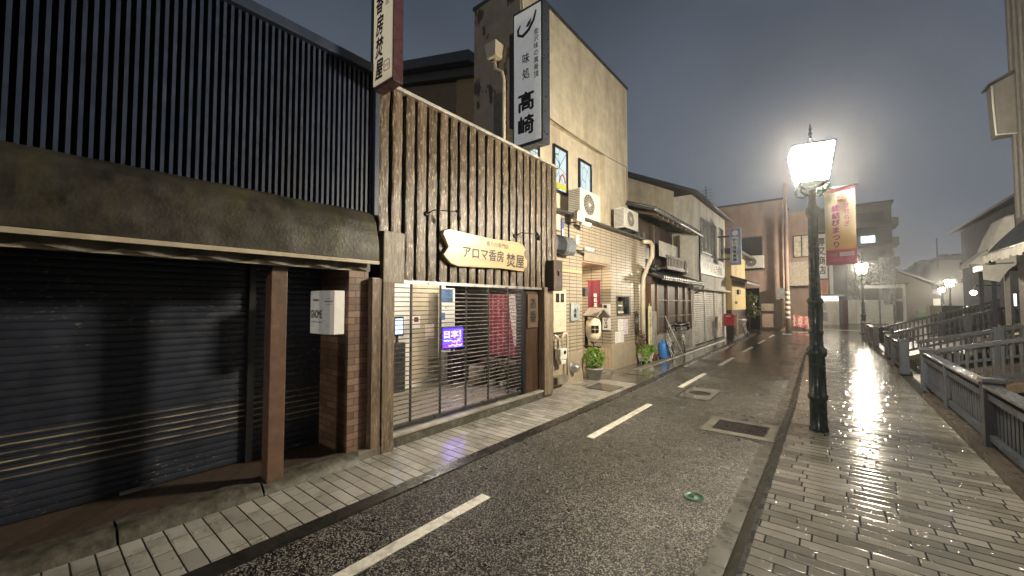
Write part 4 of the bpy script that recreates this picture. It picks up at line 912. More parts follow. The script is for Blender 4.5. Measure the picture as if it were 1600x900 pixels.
# planter with greens, reddish shrub, terracotta pot, blue container
t = thing('white_planter', 'white footed trough planter with bright green leaves at the end of the restaurant', 'planter', (-4.17, 11.3, 0))
m = MB().hexa([(-4.27, 11.02, .06), (-4.07, 11.02, .06), (-4.07, 11.55, .06), (-4.27, 11.55, .06)], [(-4.31, 10.98, .27), (-4.03, 10.98, .27), (-4.03, 11.6, .27), (-4.31, 11.6, .27)])
for yy in (11.08, 11.5):
    for xx in (-4.24, -4.1): m.box(xx - .03, xx + .03, yy - .03, yy + .03, 0, .06)
m.build('trough', M['pot_white'], t, .012)
m = MB(); leaves(m, (-4.15, 11.25, .36), (.2, .4, .14), 500, .075); leaves(m, (-4.05, 10.95, .22), (.1, .14, .2), 160, .065); m.build('foliage', M['leaf'], t)
t = thing('brownish_shrub', 'brownish shrub behind the white planter against the tile wall', 'shrub', (-4.24, 11.05, 0)); m = MB(); leaves(m, (-4.24, 11.08, .62), (.14, .22, .32), 380, .06); m.build('foliage', leaf_mat('reddish_leaves', (.07, .05, .025), (.16, .10, .05)), t); MB().tube([(-4.24, 11.05, 0), (-4.24, 11.08, .6)], .015, 6).build('stem', M['stem'], t)
t = thing('terracotta_pot', 'small terracotta pot between the white planter and the blue container', 'pot', (-4.15, 11.9, 0)); MB().lathe([(.09, 0), (.12, .18), (.135, .185), (.135, .23), (.11, .23), (.10, .19), (.01, .185)], (-4.15, 11.9, 0), 18).build('pot', M['pot_red'], t)
m = MB(); leaves(m, (-4.15, 11.9, .32), (.14, .14, .12), 80, .07); m.build('foliage', M['leaf'], t)
t = thing('blue_container', 'bright blue plastic container standing at the kerb beside the bicycles', 'container', (-4.05, 12.5, 0))
MB().lathe([(.13, 0), (.15, .02), (.15, .42), (.13, .47), (.07, .49), (.06, .52), (.05, .52)], (-4.05, 12.5, .01), 18).build('body', M['blue_plastic'], t)
MB().lathe([(.045, 0), (.05, .035), (.03, .045)], (-4.05, 12.5, .52), 12).build('cap', M['blue_plastic'], t)
t = thing('hanging_chimes', 'dark hanging wall ornament on the tile wall right of the display window', 'ornament', (-4.3, 11.0, .7))
m = MB()
for q in range(5): m.tube([(-4.31, 10.9 + q * .05, 1.42 - .03 * (q % 2)), (-4.30, 10.9 + q * .05, .8 + .05 * (q % 3))], .016, 6)
m.tube([(-4.34, 10.86, 1.43), (-4.31, 11.0, 1.47), (-4.34, 11.14, 1.43)], .014, 6); m.build('chimes', M['steel_dark'], t)
t = thing('vertical_banner', 'tall narrow pale yellow banner with black writing beside the cream downpipe', 'banner', (-4.15, 11.62, .25))
MB().box(-4.16, -4.14, 11.50, 11.74, .25, 1.62).build('panel', plain('pale_yellow_banner', (.68, .60, .34), .5), t); text(t, '一品料理とうふり', M['ink'], (-4.14, 11.62, .95), FX_, UP, .11, 1.15, vertical=True)
MB().box(-4.18, -4.16, 11.6, 11.64, 0, 1.7).build('pole', M['steel'], t)

# service covers in the left pavement
for x0, x1, y0, y1, lb in ((-3.86, -3.34, 7.15, 7.72, 'rectangular steel rimmed cover in the left pavement in front of the entrance'), (-3.9, -3.4, 9.2, 9.9, 'second wet pavement cover, farther along past the entrance')):
    t = thing('pavement_cover', lb, 'access cover', ((x0 + x1) / 2, (y0 + y1) / 2, 0), 'covers in the left pavement')
    MB().box(x0 - .02, x1 + .02, y0 - .02, y1 + .02, -.01, .004).build('rim', M['dark_fill'], t); MB().box(x0, x1, y0, y1, -.01, .008).build('lid', M['wet_slab'], t)
t = thing('drain_grate', 'dark rectangular drain in a pale concrete frame at the right road edge', 'drain', (-1.03, 6.35, ZR))
MB().box(-1.48, -.62, 6.05, 6.2, ZR - .01, ZR + .010).box(-1.48, -.62, 6.73, 6.86, ZR - .01, ZR + .010).box(-1.48, -1.36, 6.2, 6.73, ZR - .01, ZR + .010).box(-.71, -.62, 6.2, 6.73, ZR - .01, ZR + .010).build('frame', M['concrete'], t)
m = MB()
for i in range(26): m.box(-1.355 + i * .0249, -1.343 + i * .0249, 6.205, 6.725, ZR - .01, ZR + .004)
m.build('bars', M['rust_iron'], t); MB().box(-1.36, -.71, 6.2, 6.73, ZR - .01, ZR + .0015).build('dark_fill', M['dark_fill'], t)  # flat dark sheet under the bars stands for shade below the grate
t = thing('green_cover', 'small round green iron cover in the foreground asphalt', 'access cover', (-1.02, 3.92, ZR)); MB().lathe([(.092, 0), (.092, .008), (.08, .009), (.079, .006), (.02, .006), (.019, .009), (.001, .009)], (-1.02, 3.92, ZR), 24).build('lid', M['green_iron'], t)
t = thing('square_manhole', 'square patched manhole surround in the road near the second dash', 'manhole', (-2.05, 8.45, ZR))
MB().box(-2.37, -1.74, 7.85, 9.02, ZR - .01, ZR + .003).build('surround', M['rust_iron'], t); MB().box(-2.33, -1.78, 7.9, 8.97, ZR - .01, ZR + .007).build('concrete_patch', M['wet_slab'], t); MB().lathe([(.2, 0), (.2, .009), (.18, .010), (.17, .008), (.001, .008)], (-2.05, 8.45, ZR), 28).build('lid', M['rust_iron'], t)

# house seen over the shop roof
b = thing('rear_house', 'dark brown house with ochre end wall and tiled eave behind the board clad shop', 'house', (-10, 8.6, 0))
MB().box(-8.62, -7.7, 8.0, 12, 0, 8.5).build('end_wall', M['brown_ochre'], b)
m = MB(); m.prism([(0, 0), (6, 0), (6, 8.4), (0, 10.1)], (-14.62, 8.03, 0), NX_, UP, 4).build('wall', M['brown_dark'], b)
m = MB(); m.hexa([(-14.7, 7.5, 10.45), (-7.6, 7.5, 8.42), (-7.6, 12, 8.42), (-14.7, 12, 10.45)], [(-14.7, 7.5, 10.75), (-7.6, 7.5, 8.72), (-7.6, 12, 8.72), (-14.7, 12, 10.75)])
m.build('roof', M['roof_tile'], b)
MB().hexa([(-14.62, 7.8, 10.1), (-7.62, 7.8, 8.16), (-7.62, 7.98, 8.16), (-14.62, 7.98, 10.1)], [(-14.62, 7.8, 10.40), (-7.62, 7.8, 8.40), (-7.62, 7.98, 8.40), (-14.62, 7.98, 10.40)]).build('fascia', M['coping'], b)

# ------------------------------------------------------------------ old timber house
b = thing('timber_house', 'old timber town house with tiled lean-to, lattice windows and little balcony', 'house', (-5, 14, 0))
MB().box(-9, -4.95, 11.95, 16.5, 2.5, 4.6).box(-9, -4.22, 11.95, 16.4, 2.3, 2.55).build('wall', plain('shaded_plaster', (.13, .095, .08), .8, dirt=(.07, .055, .045), spec=.2), b)  # plaster colour darkened to stand for the dark interior behind the balcony
MB().box(-9, -4.22, 12.0, 12.42, -.02, 1.45).box(-9, -4.22, 12.42, 16.4, -.02, .72).build('base_wall', M['concrete_pale'], b)
MB().box(-9, -4.24, 12.0, 12.42, 1.45, 2.3).build('brown_panel', M['warm_wood'], b)
f = MB()
for yy in (12.42, 13.45, 14.6, 15.5, 16.28): f.box(-4.32, -4.2, yy, yy + .09, .72, 2.3)
for zz in (.72, 1.25, 1.78): f.box(-4.30, -4.215, 12.51, 16.28, zz, zz + .04)
f = f.build('lattice_window', M['warm_wood'], b)
k = N('ribbed_frosted_glass'); st_ = k.mapr(k.math('SINE', k.math('MULTIPLY', k.xyz()[1], 90)), -1, 1, 0, 1)
k.set(k.mix(st_, (.035, .027, .02), (.085, .066, .048)), .45, spec=.15)
MB().box(-4.29, -4.265, 12.46, 16.32, .72, 2.3).build('pane', k.m, f)
m = MB(); m.hexa([(-4.95, 11.85, 2.82), (-3.84, 11.85, 2.42), (-3.84, 16.6, 2.42), (-4.95, 16.6, 2.82)], [(-4.95, 11.85, 2.88), (-3.84, 11.85, 2.48), (-3.84, 16.6, 2.48), (-4.95, 16.6, 2.88)])
for i in range(24):
    yy = 11.95 + i * .2; m.tube([(-4.95, yy, 2.89), (-3.83, yy, 2.49)], .045, 7)
ln_to = m.build('lean_to_roof', M['roof_tile'], b)
M['tile_end'] = plain('pale_tile_ends', (.35, .35, .34), .3)
for i in range(24): MB().lathe([(.052, 0), (.055, .015), (.03, .018)], (-3.83, 11.95 + i * .2, 2.485), 9, axis='X').build('tile_end', M['tile_end'], ln_to)
m = MB(); m.tube([(-3.83, 11.8, 2.40), (-3.83, 16.7, 2.38)], .022, 8); m.tube([(-3.82, 16.62, 2.36), (-3.9, 16.62, 2.2), (-4.15, 16.62, 2.1)], .03, 8); m.tube([(-3.95, 16.62, 4.35), (-3.95, 16.62, 2.4)], .032, 8); m.build('gutter', M['steel_dark'], b)
bl = MB().box(-4.95, -4.28, 13.7, 16.2, 2.88, 2.94).box(-4.33, -4.28, 13.7, 16.2, 3.30, 3.36).box(-4.33, -4.28, 13.7, 16.2, 2.94, 2.99)
for i in range(15): bl.box(-4.32, -4.29, 13.75 + i * .17, 13.83 + i * .17, 2.99, 3.30)
bl.build('balcony', M['old_wood'], b)
MB().box(-4.62, -4.6, 13.9, 16.0, 3.36, 3.9).build('white_screen', plain('white_screen', (.78, .75, .68), .6), b)
MB().box(-4.72, -4.66, 13.5, 13.6, 2.9, 4.4).build('timber_post', M['old_wood'], b); MB().box(-4.72, -4.60, 16.2, 16.32, 2.9, 4.4).build('timber_post', M['old_wood'], b); MB().box(-4.94, -4.9, 12.3, 13.4, 3.0, 4.2).build('timber_panel', M['old_wood'], b)
m = MB(); m.hexa([(-6.8, 11.7, 5.45), (-4.0, 11.7, 4.46), (-4.0, 17.1, 4.40), (-6.8, 17.1, 5.40)], [(-6.8, 11.7, 5.53), (-4.0, 11.7, 4.52), (-4.0, 17.1, 4.46), (-6.8, 17.1, 5.48)])
for i in range(22): m.tube([(-6.8, 11.8 + i * .245, 5.55), (-3.97, 11.8 + i * .245, 4.55)], .05, 6)
rf = m.build('roof', M['roof_tile'], b)
m = MB(); m.tube([(-3.95, 11.6, 4.47), (-3.95, 17.15, 4.41)], .04, 8)
for i in range(20): m.box(-4.01, -3.93, 11.75 + i * .27, 11.85 + i * .27, 4.50, 4.54)
m.build('eave_gutter', M['steel'], rf)
m = MB()
for i in range(10): m.bar((-5.0, 12.0 + i * .5, 4.68), (-4.0, 12.0 + i * .5, 4.38), .06, .07)
m.build('rafters', M['old_wood'], b)
ub = thing('meter_pipes', 'cluster of grey service pipes and boxes at the left end of the timber house lean-to', 'service pipes', (-4.3, 12.1, 2.4))
m = MB()
for yy, h_ in ((12.15, 3.9), (12.3, 3.7), (12.45, 3.5)): m.tube([(-4.55, yy, 2.85), (-4.5, yy, h_), (-4.7, yy, h_ + .1)], .03, 7)
m.box(-4.62, -4.46, 12.1, 12.5, 3.1, 3.45); m.build('pipes', M['grille'], ub, .0)
m = MB()
for q in range(5): m.lathe([(.05, 0), (.07, .04), (.07, .1), (.03, .14)], (-4.1 - .07 * (q % 2), 11.75 + q * .11, 2.66 + .05 * (q % 3)), 9)
tag(m.build('insulator_cluster', M['steel_dark'], loc=(-4.1, 12, 2.66)), 'dark cluster of fittings on the lean-to corner beside the cream downpipe', 'fittings')

# ------------------------------------------------------------------ off white building with roller shutters
b = thing('white_building', 'off white two storey building with pale roller shutters and wide sliding window', 'building', (-6, 19.6, 0))
MB().box(-4.9, -4.2, 16.62, 22.9, 2.3, 6.05).box(-10, -4.9, 16.7, 22.9, 0, 6.0).box(-4.9, -4.2, 22.3, 22.9, 0, 2.3).box(-4.9, -4.2, 16.62, 16.75, 0, 2.3).build('wall', M['white_wall'], b)
m = MB(); m.prism([(0, 0), (5.0, 0), (5.0, 6.3), (0, 8.8)], (-9.9, 16.64, 0), NX_, UP, .04); m.build('side_wall', M['beige'], b)
m = MB(); m.hexa([(-10.2, 16.3, 8.95), (-3.95, 16.3, 6.0), (-3.95, 23.3, 6.0), (-10.2, 23.3, 8.95)], [(-10.2, 16.3, 9.1), (-3.95, 16.3, 6.12), (-3.95, 23.3, 6.12), (-10.2, 23.3, 9.1)]); m.tube([(-3.92, 16.2, 6.02), (-3.92, 23.4, 6.0)], .06, 8); m.build('roof', M['roof_tile'], b)
for y0, y1, z0, z1, nm, np_ in ((17.9, 20.7, 3.85, 5.35, 'window', 4), (21.5, 22.3, 3.4, 5.45, 'window', 1)):
    f = MB().box(-4.2, -4.14, y0, y1, z0, z0 + .06).box(-4.2, -4.14, y0, y1, z1 - .06, z1)
    for i in range(np_ + 1): f.box(-4.2, -4.145, y0 + (y1 - y0 - .05) * i / np_, y0 + (y1 - y0 - .05) * i / np_ + .05, z0 + .06, z1 - .06)
    f = f.build('window', M['steel'], b); MB().box(-4.2, -4.175, y0 + .01, y1 - .01, z0 + .06, z1 - .06).build('pane', plain('curtained_glass', (.26, .27, .25), .12) if np_ == 4 else M['dark_glass'], f)
for i in range(3): shutter('roller_shutter', 16.8 + i * 1.84, 16.8 + i * 1.84 + 1.76, -4.3, .02, 2.3, .09, M['shutter_pale'], b, .03)
m = MB()
for i in range(4): m.box(-4.32, -4.24, 16.72 + i * 1.84, 16.8 + i * 1.84, 0, 2.3)
m.build('shutter_guides', M['steel'], b)
MB().box(-4.2, -3.98, 16.62, 22.9, 2.26, 2.34).build('canopy_strip', M['white_wall'], b)
t = thing('fascia_sign', 'long pale grey fascia sign with dark characters on the off white building', 'sign', (-4.15, 19.9, 3.0))
MB().box(-4.2, -4.12, 17.5, 22.0, 2.95, 3.75).build('sign_board', plain('pale_grey_sign', (.5, .52, .5), .4), t)
m = MB(); m.box(-4.119, -4.11, 17.5, 22.0, 3.70, 3.75).box(-4.119, -4.11, 17.5, 22.0, 2.95, 3.0); m.build('sign_edge', M['grille'], t)
text(t, 'シンムラ金物店', M['ink'], (-4.12, 20.4, 3.25), FX_, UP, 2.5, .42, bold=.01); text(t, '金物 建材', M['grille'], (-4.12, 18.4, 3.3), FX_, UP, 1.0, .3); text(t, '家庭金物 建築金物 大工道具', M['grille'], (-4.12, 20.0, 3.58), FX_, UP, 3.2, .14)
t = thing('roof_antenna', 'thin television antenna on the roof of the off white building', 'antenna', (-5.0, 22.6, 6.6)); m = MB(); m.tube([(-5, 22.6, 6.4), (-5, 22.6, 7.9)], .03, 6)
for q in range(4): m.tube([(-5.3 + .02 * q, 22.6, 7.2 + q * .17), (-4.7, 22.6, 7.2 + q * .17)], .015, 5)
m.build('mast', M['steel_dark'], t)

# ------------------------------------------------------------------ yellow house, blue sign, post box, bicycle
b = thing('yellow_house', 'narrow yellow walled house with small tiled canopy beyond the off white building', 'house', (-5, 24.5, 0))
MB().box(-9, -3.95, 23.0, 27.2, 1.35, 4.3).build('wall', M['yellow_wall'], b); MB().box(-9, -3.97, 23.0, 27.2, 0, 1.35).build('base_wall', M['dark_wood'], b)
m = MB(); m.hexa([(-4.0, 22.9, 3.0), (-3.25, 22.9, 2.72), (-3.25, 27.6, 2.72), (-4.0, 27.6, 3.0)], [(-4.0, 22.9, 3.1), (-3.25, 22.9, 2.82), (-3.25, 27.6, 2.82), (-4.0, 27.6, 3.1)])
for i in range(16): m.tube([(-4.0, 23.0 + i * .3, 3.1), (-3.24, 23.0 + i * .3, 2.83)], .06, 6)
m.build('canopy_roof', M['roof_tile'], b)
m = MB(); m.hexa([(-9, 22.9, 4.3), (-3.5, 22.9, 4.3), (-3.5, 27.6, 4.3), (-9, 27.6, 4.3)], [(-9, 22.9, 5.6), (-3.5, 22.9, 4.45), (-3.5, 27.6, 4.45), (-9, 27.6, 5.6)]); m.build('roof', M['roof_tile'], b)
MB().box(-3.95, -3.85, 24.4, 25.0, 2.2, 2.45).build('lamp_box', M['black'], b); MB().lathe([(.06, 0), (.08, .06), (.03, .12)], (-3.95, 23.9, 1.75), 10, axis='X').build('doorbell', M['white_metal'], b)
t = thing('blue_vertical_sign', 'projecting vertical blue bordered white sign with black characters by the yellow house', 'sign', (-3.5, 21.2, 3.5))
ys = 21.2; fx = ys / 19.5
MB().box(-3.68, -3.22, ys, ys + .22, 3.55, 5.3).build('sign_case', plain('pale_blue_case', (.32, .4, .58), .4), t); MB().box(-3.60, -3.34, ys - .008, ys - .001, 3.64, 4.86).build('sign_face', plain('pale_sign_face', (.62, .66, .7), .4), t)
MB().box(-3.64, -3.26, ys - .006, ys - .001, 4.88, 5.25).build('emblem_field', plain('blue_field', (.16, .2, .45), .4), t); MB().disc((-3.45, ys - .009, 5.06), .13, (0, -1, 0), 20).build('emblem', M['paper'], t)
text(t, 'かり保管倉庫', M['ink'], (-3.49, ys - .008, 4.25), NX_, UP, .17, 1.1, bold=.03, vertical=True)
text(t, 'ふとん・衣類', M['ink'], (-3.36, ys - .008, 4.4), NX_, UP, .05, .7, vertical=True)
MB().box(-4.2, -3.68, ys + .06, ys + .14, 4.9, 4.98).box(-4.2, -3.68, ys + .06, ys + .14, 3.8, 3.88).build('bracket', M['steel_dark'], t)
t = thing('post_box', 'red post box on a dark pedestal beside the yellow house', 'post box', (-3.75, 21.3, 0))
m = MB().box(-4.0, -3.55, 21.1, 21.65, .62, 1.2); m.build('body', M['red_paint'], t, .03); MB().box(-3.92, -3.63, 21.2, 21.5, 0, .62).build('pedestal', M['black'], t, .01)
MB().box(-3.549, -3.545, 21.2, 21.55, 1.02, 1.08).build('slot', M['ink'], t); MB().box(-3.88, -3.70, 21.094, 21.099, 1.06, 1.10).build('mark', M['paper'], t); MB().box(-3.55, -3.47, 21.42, 21.62, .1, 1.18).build('side_post', M['cream_trim'], t)
t = thing('topiary_shrub', 'clipped cloud pruned shrub in front of the dark gateway', 'shrub', (-3.9, 27.8, 0))
m = MB(); leaves(m, (-3.9, 27.8, 2.0), (.55, .5, .42), 300, .17); leaves(m, (-3.7, 27.7, 1.25), (.5, .45, .36), 240, .17); m.build('foliage', leaf_mat('clipped_leaves', (.06, .075, .02), (.16, .18, .06)), t); MB().tube([(-3.9, 27.8, 0), (-3.85, 27.8, 1.1), (-3.9, 27.8, 2)], .06, 7).build('trunk', M['stem'], t)

def make_bike(label, frame, group='bicycles parked along the left side'):
    """local: wheels along Y, front at +Y, standing on z=0"""
    t = thing('bicycle', label, 'bicycle', (0, 0, 0), group)
    for yy in (-.52, .52):
        w_ = MB(); w_.tube([(0, yy + .32 * math.cos(q * math.pi / 16), .34 + .32 * math.sin(q * math.pi / 16)) for q in range(32)], .017, 6, closed=True); w_ = w_.build('wheel', M['black_rubber'], t)
        s_ = MB(); s_.tube([(0, yy + .30 * math.cos(q * math.pi / 16), .34 + .30 * math.sin(q * math.pi / 16)) for q in range(32)], .009, 5, closed=True)
        for q in range(14):
            a = q * 2 * math.pi / 14; s_.tube([(.015 * (-1) ** q, yy, .34), (0, yy + .3 * math.cos(a), .34 + .3 * math.sin(a))], .0025, 4)
        s_.tube([(-.04, yy, .34), (.04, yy, .34)], .018, 8); s_.build('rim', M['bike_steel'], w_)
        MB().tube([(0, yy + .36 * math.cos(R(a)), .34 + .36 * math.sin(R(a))) for a in range(20 if yy > 0 else 10, 171, 15)], .012, 5).build('mudguard', M['bike_steel'], t)
    m = MB(); bb = (0, -.1, .32); hd = (0, .36, .86); hb = (0, .39, .70); st = (0, -.24, .78)
    m.tube([st, bb], .016, 7); m.tube([bb, (0, .12, .36), hb], .018, 7); m.tube([(0, -.2, .62), (0, .05, .5), hb], .014, 7); m.tube([hd, hb], .02, 7)
    for sx in (-.045, .045):
        m.tube([bb, (sx, -.52, .34)], .010, 6); m.tube([(0, -.22, .70), (sx, -.52, .34)], .009, 6); m.tube([hb, (sx, .44, .58), (sx, .52, .34)], .011, 6)
    m.tube([(0, -.5, .34), (.12, -.6, .02), (-.12, -.6, .02), (0, -.5, .34)], .009, 5)
    m.build('frame', frame, t)
    m = MB(); m.tube([hd, (0, .34, .98), (0, .36, 1.0)], .013, 6); m.tube([(-.27, .16, 1.0), (-.24, .26, 1.02), (-.08, .36, .98), (.08, .36, .98), (.24, .26, 1.02), (.27, .16, 1.0)], .011, 6); m.build('handlebar', M['bike_steel'], t)
    m = MB(); m.grid(lambda u, v: ((u - .5) * (.05 + .15 * (1 - v) ** 1.2), -.38 + .27 * v, .86 + .03 * math.cos((u - .5) * 2.4) + .02 * (1 - v)), 6, 8, True, .03); m.build('saddle', M['black_rubber'], t)
    MB().tube([st, (0, -.26, .86)], .013, 6).build('seat_post', M['bike_steel'], t)
    m = MB()
    for z_ in (.66, .74, .82, .9): 
        e = .13 + (z_ - .66) * .12; m.tube([(-e, .44, z_), (e, .44, z_), (e, .44 + 2 * e * .9, z_), (-e, .44 + 2 * e * .9, z_)], .005, 4, closed=True)
    for q in range(9): 
        f_ = -1 + q / 4; m.tube([(f_ * .13, .44, .66), (f_ * .16, .44, .9)], .003, 4); m.tube([(f_ * .13, .44 + .234, .66), (f_ * .16, .44 + .288, .9)], .003, 4)
    m.build('basket', M['bike_steel'], t)
    m = MB(); m.tube([(-.06, -.1, .32), (-.1, -.1 + .12, .20)], .009, 5); m.tube([(.06, -.1, .32), (.1, -.22, .44)], .009, 5); m.box(-.15, -.07, -.02, .06, .19, .215); m.box(.07, .15, -.26, -.18, .43, .455); m.lathe([(.09, -.05), (.09, -.045), (.02, -.04)], bb, 16, axis='X'); m.build('crank', M['steel_dark'], t)
    return t
bk = make_bike('silver bicycle leaning by the lattice window, nearer the blue container', M['bike_steel'])
bk.location = (-3.98, 13.15, 0); bk.rotation_euler = (0, R(-9), R(12))
b2 = copy_tree(bk); b2.location = (-4.0, 14.6, 0); b2.rotation_euler = (0, R(7), R(196)); b2['label'] = 'cream framed bicycle beside the pale roller shutters, right of the silver one'
for c_ in b2.children:
    if c_.name.startswith('frame'): c_.data = c_.data.copy(); c_.data.materials[0] = M['bike_cream']
b3 = copy_tree(bk); b3.location = (-3.55, 24.3, 0); b3.rotation_euler = (0, R(5), R(185)); b3['label'] = 'distant bicycle parked beyond the red post box by the yellow house'
t = thing('folded_ladder', 'white pole prop leaning across the silver bicycle', 'pole', (-3.9, 13.3, 0)); MB().tube([(-4.15, 13.0, 1.28), (-3.75, 13.5, .02)], .014, 8).build('pole', M['white_metal'], t)
t = thing('black_bin_bag', 'black tarpaulin heap over the handlebars of the cream bicycle', 'tarpaulin', (-4.1, 14.9, .8)); MB().grid(lambda u, v: (-4.16 + .3 * math.sin(v * 3.1) * math.cos(u * 6.283), 14.75 + .4 * math.sin(v * 3.1) * math.sin(u * 6.283), .88 + .16 * math.cos(v * 3.1) + .03 * math.sin(u * 19) * math.sin(v * 7)), 24, 10, True).build('tarpaulin', M['cloth_black'], t)

# ------------------------------------------------------------------ brown corner building
b = thing('brown_corner_building', 'pinkish brown three storey building on the far corner with dark gateway', 'building', (-5, 33, 0))
MB().box(-20, -2.3, 31.5, 33.6, 2.75, 8.6).box(-3.75, -2.3, 31.5, 33.6, ZR, 2.75).box(-20, -5.3, 31.5, 33.6, ZR, 2.75).box(-5.3, -3.75, 32.6, 33.6, ZR, 2.75).box(-20, -2.3, 33.6, 35.6, ZR, 8.6).box(-20, -.86, 35.6, 43, 4.75, 8.5).box(-20, -.9, 37.6, 43, ZR, 3.0).build('wall', M['brown_wall'], b)
MB().box(-5.3, -3.75, 32.3, 32.6, ZR, 2.75).build('gate', M['night_wall'], b)
f = MB().box(-4.86, -3.5, 31.42, 31.5, 4.0, 4.06).box(-4.86, -3.5, 31.42, 31.5, 6.2, 6.26).box(-4.86, -4.8, 31.42, 31.5, 4.06, 6.2).box(-3.56, -3.5, 31.42, 31.5, 4.06, 6.2).build('window', M['steel_dark'], b)
MB().box(-4.8, -3.56, 31.46, 31.49, 4.06, 6.2).build('pane', M['dark_glass'], f)
MB().box(-2.6, -.84, 35.5, 43, 3.0, 4.75).build('oriel_panel', plain('pale_oriel_panel', (.52, .46, .38), .6), b)
f = MB().box(-2.05, -1.0, 35.5, 35.6, 5.05, 5.12).box(-2.05, -1.0, 35.5, 35.6, 6.62, 6.69)
for xx in (-2.05, -1.56, -1.07): f.box(xx, xx + .07, 35.5, 35.6, 5.12, 6.62)
f = f.build('window', M['steel_dark'], b); MB().box(-1.98, -1.07, 35.55, 35.59, 5.12, 6.62).build('curtain', plain('pale_curtain', (.62, .57, .45), .8, var=.3), f)
MB().box(-20, -2.2, 31.4, 35.6, 8.6, 8.72).build('roof_edge', M['coping'], b)
MB().tube([(-2.36, 31.42, 8.5), (-2.36, 31.42, 2.6), (-2.36, 31.42, .2)], .07, 8).build('downpipe', M['brown_wall'], b)
a3 = copy_tree(ac); a3.location = (-4.0, 30.9, 4.0); a3.rotation_euler.z = R(-90); a3.scale = (1.3, 1.5, 1.4); a3['label'] = 'white air conditioner unit fixed below the dark window of the brown corner building'
t = thing('unit_shelf', 'steel wall shelf carrying the air conditioner unit of the brown corner building', 'shelf', (-4.0, 31.1, 3.95)); MB().box(-4.7, -3.3, 30.9, 31.5, 3.94, 4.0).build('shelf', M['steel_dark'], t)
t = thing('utility_pole', 'utility pole with black and yellow guard at the brown building corner', 'utility pole', (-2.15, 30.9, ZR))
MB().tube([(-2.15, 30.9, ZR), (-2.12, 30.9, 9.5)], [.14, .1], 12).build('pole', M['brown_wall'], t)
m = MB()
for i in range(6): m.lathe([(.15, 0), (.15, .16)], (-2.15, 30.9, .7 + i * .32), 12)
m.build('guard_bands', plain('pale_guard_bands', (.6, .57, .45), .4), t)
MB().box(-2.7, -2.25, 30.8, 31.1, 2.0, 2.7).build('transformer_box', M['grille'], t)
for i, (x0, x1, z0, z1, mt, lb) in enumerate(((-3.6, -2.95, .1, 1.0, 'brown_wall', 'low boxed meter housing against the brown corner building'), (-3.62, -2.9, 1.2, 1.7, 'taupe', 'tilted wooden notice shelf above the low meter housing'), (-2.85, -2.45, .1, 1.95, 'taupe', 'upright wooden notice board panel beside the utility pole'))):
    tag(MB().box(x0, x1, 31.2, 31.45, z0, z1).build(['meter_housing', 'notice_shelf', 'notice_board'][i], M[mt], loc=((x0 + x1) / 2, 31.3, z0)), lb, ['meter housing', 'notice shelf', 'notice board'][i])
t = thing('red_banner', 'fallen red and white sheet on the ground beside the utility pole', 'sheet', (-1.6, 31.9, .3)); m = MB(); m.grid(lambda u, v: (-1.95 + .85 * u, 32.2 + .05 * math.sin(u * 14), ZR + .25 + .75 * v - .1 * u), 14, 6, True, .02); k = N('red_white_print'); k.set(k.mix(k.mapr(k.noise(9, 2), .45, .5, 0, 1), (.5, .08, .07), (.6, .4, .36)), .5); m.build('sheet', k.m, t)
t = thing('flower_pot', 'pale pot standing under the oriel of the brown building', 'pot', (-1.35, 34.6, ZR)); MB().lathe([(.2, 0), (.3, .45), (.32, .5), (.26, .5), (.2, .4)], (-1.35, 34.6, ZR), 14).build('pot', M['brown_wall'], t)

# ------------------------------------------------------------------ side street beyond the crossing
t = thing('shop_blade_sign', 'white vertical shop sign with black characters just right of the first lamp post', 'sign', (-.55, 41, 4.9)); MB().box(-.85, -.12, 41, 41.25, 3.75, 7.4).build('board', M['paper'], t)
text(t, '専又商店', M['ink'], (-.48, 41, 5.6), NX_, UP, .52, 3.0, bold=.03, vertical=True)
tag(MB().box(-.85, -.1, 41.1, 41.4, 1.7 + .75, 3.6).build('orange_panel', M['orange'], loc=(-.5, 41.2, 2.45)), 'orange sign panel under the white vertical shop sign', 'sign')
t = thing('kiosk', 'white shop kiosk with lit shelf behind the first lamp post', 'kiosk', (.0, 42, ZR))
MB().box(-1.0, .55, 42, 44, ZR, 2.1).build('body', M['white_wall'], t); MB().box(-1.2, .9, 41.4, 44, 2.3, 2.45).build('canopy', M['steel_dark'], t); MB().box(-.9, .5, 41.95, 41.99, 1.95, 2.28).build('lit_shelf', emissive('lit_shelf', (1, .9, .7), 2.0), t)
MB().box(-.75, -.2, 41.95, 41.99, .25, .95).build('vent', M['grille'], t); MB().box(-.8, -.3, 41.95, 41.99, 1.2, 1.7).build('notice', M['grille'], t)
b = thing('blue_clad_building', 'narrow building clad in slate blue beside the scaffolding sheets', 'building', (.7, 46, ZR)); MB().box(-3, 1.15, 44.4, 50, ZR, 5.9).build('wall', M['blue_wall'], b); MB().box(.85, 1.17, 44.36, 44.4, ZR, 2.0).build('door', M['maroon'], b); MB().box(.0, .25, 44.3, 44.39, 1.9, 5.6).build('drain', M['white_metal'], b)
b = thing('sheeted_scaffold', 'scaffold wrapped in crumpled silver sheeting behind the pale hoardings', 'scaffold', (2.6, 49, ZR))
def wrap(x0, x1, y, z0, z1, seed, amp=.16):
    return MB().grid(lambda u, v: (x0 + (x1 - x0) * u, y + amp * mnoise.noise((u * 6 + seed, v * 9, seed)) + amp * .5 * mnoise.noise((u * 15, v * 20, seed)), z0 + (z1 - z0) * v), 26, 30, False, .04)
wrap(1.2, 2.25, 46.4, 1.6, 6.1, 1).build('sheeting', M['sheet'], b); wrap(3.3, 4.35, 46.6, 1.6, 5.7, 5).build('sheeting', M['sheet'], b); wrap(2.25, 3.3, 46.9, 3.3, 5.2, 9).build('sheeting', M['sheet'], b)
MB().box(1.2, 4.4, 47.1, 50, ZR, 5.5).build('core', M['grey_wall'], b); m = MB()
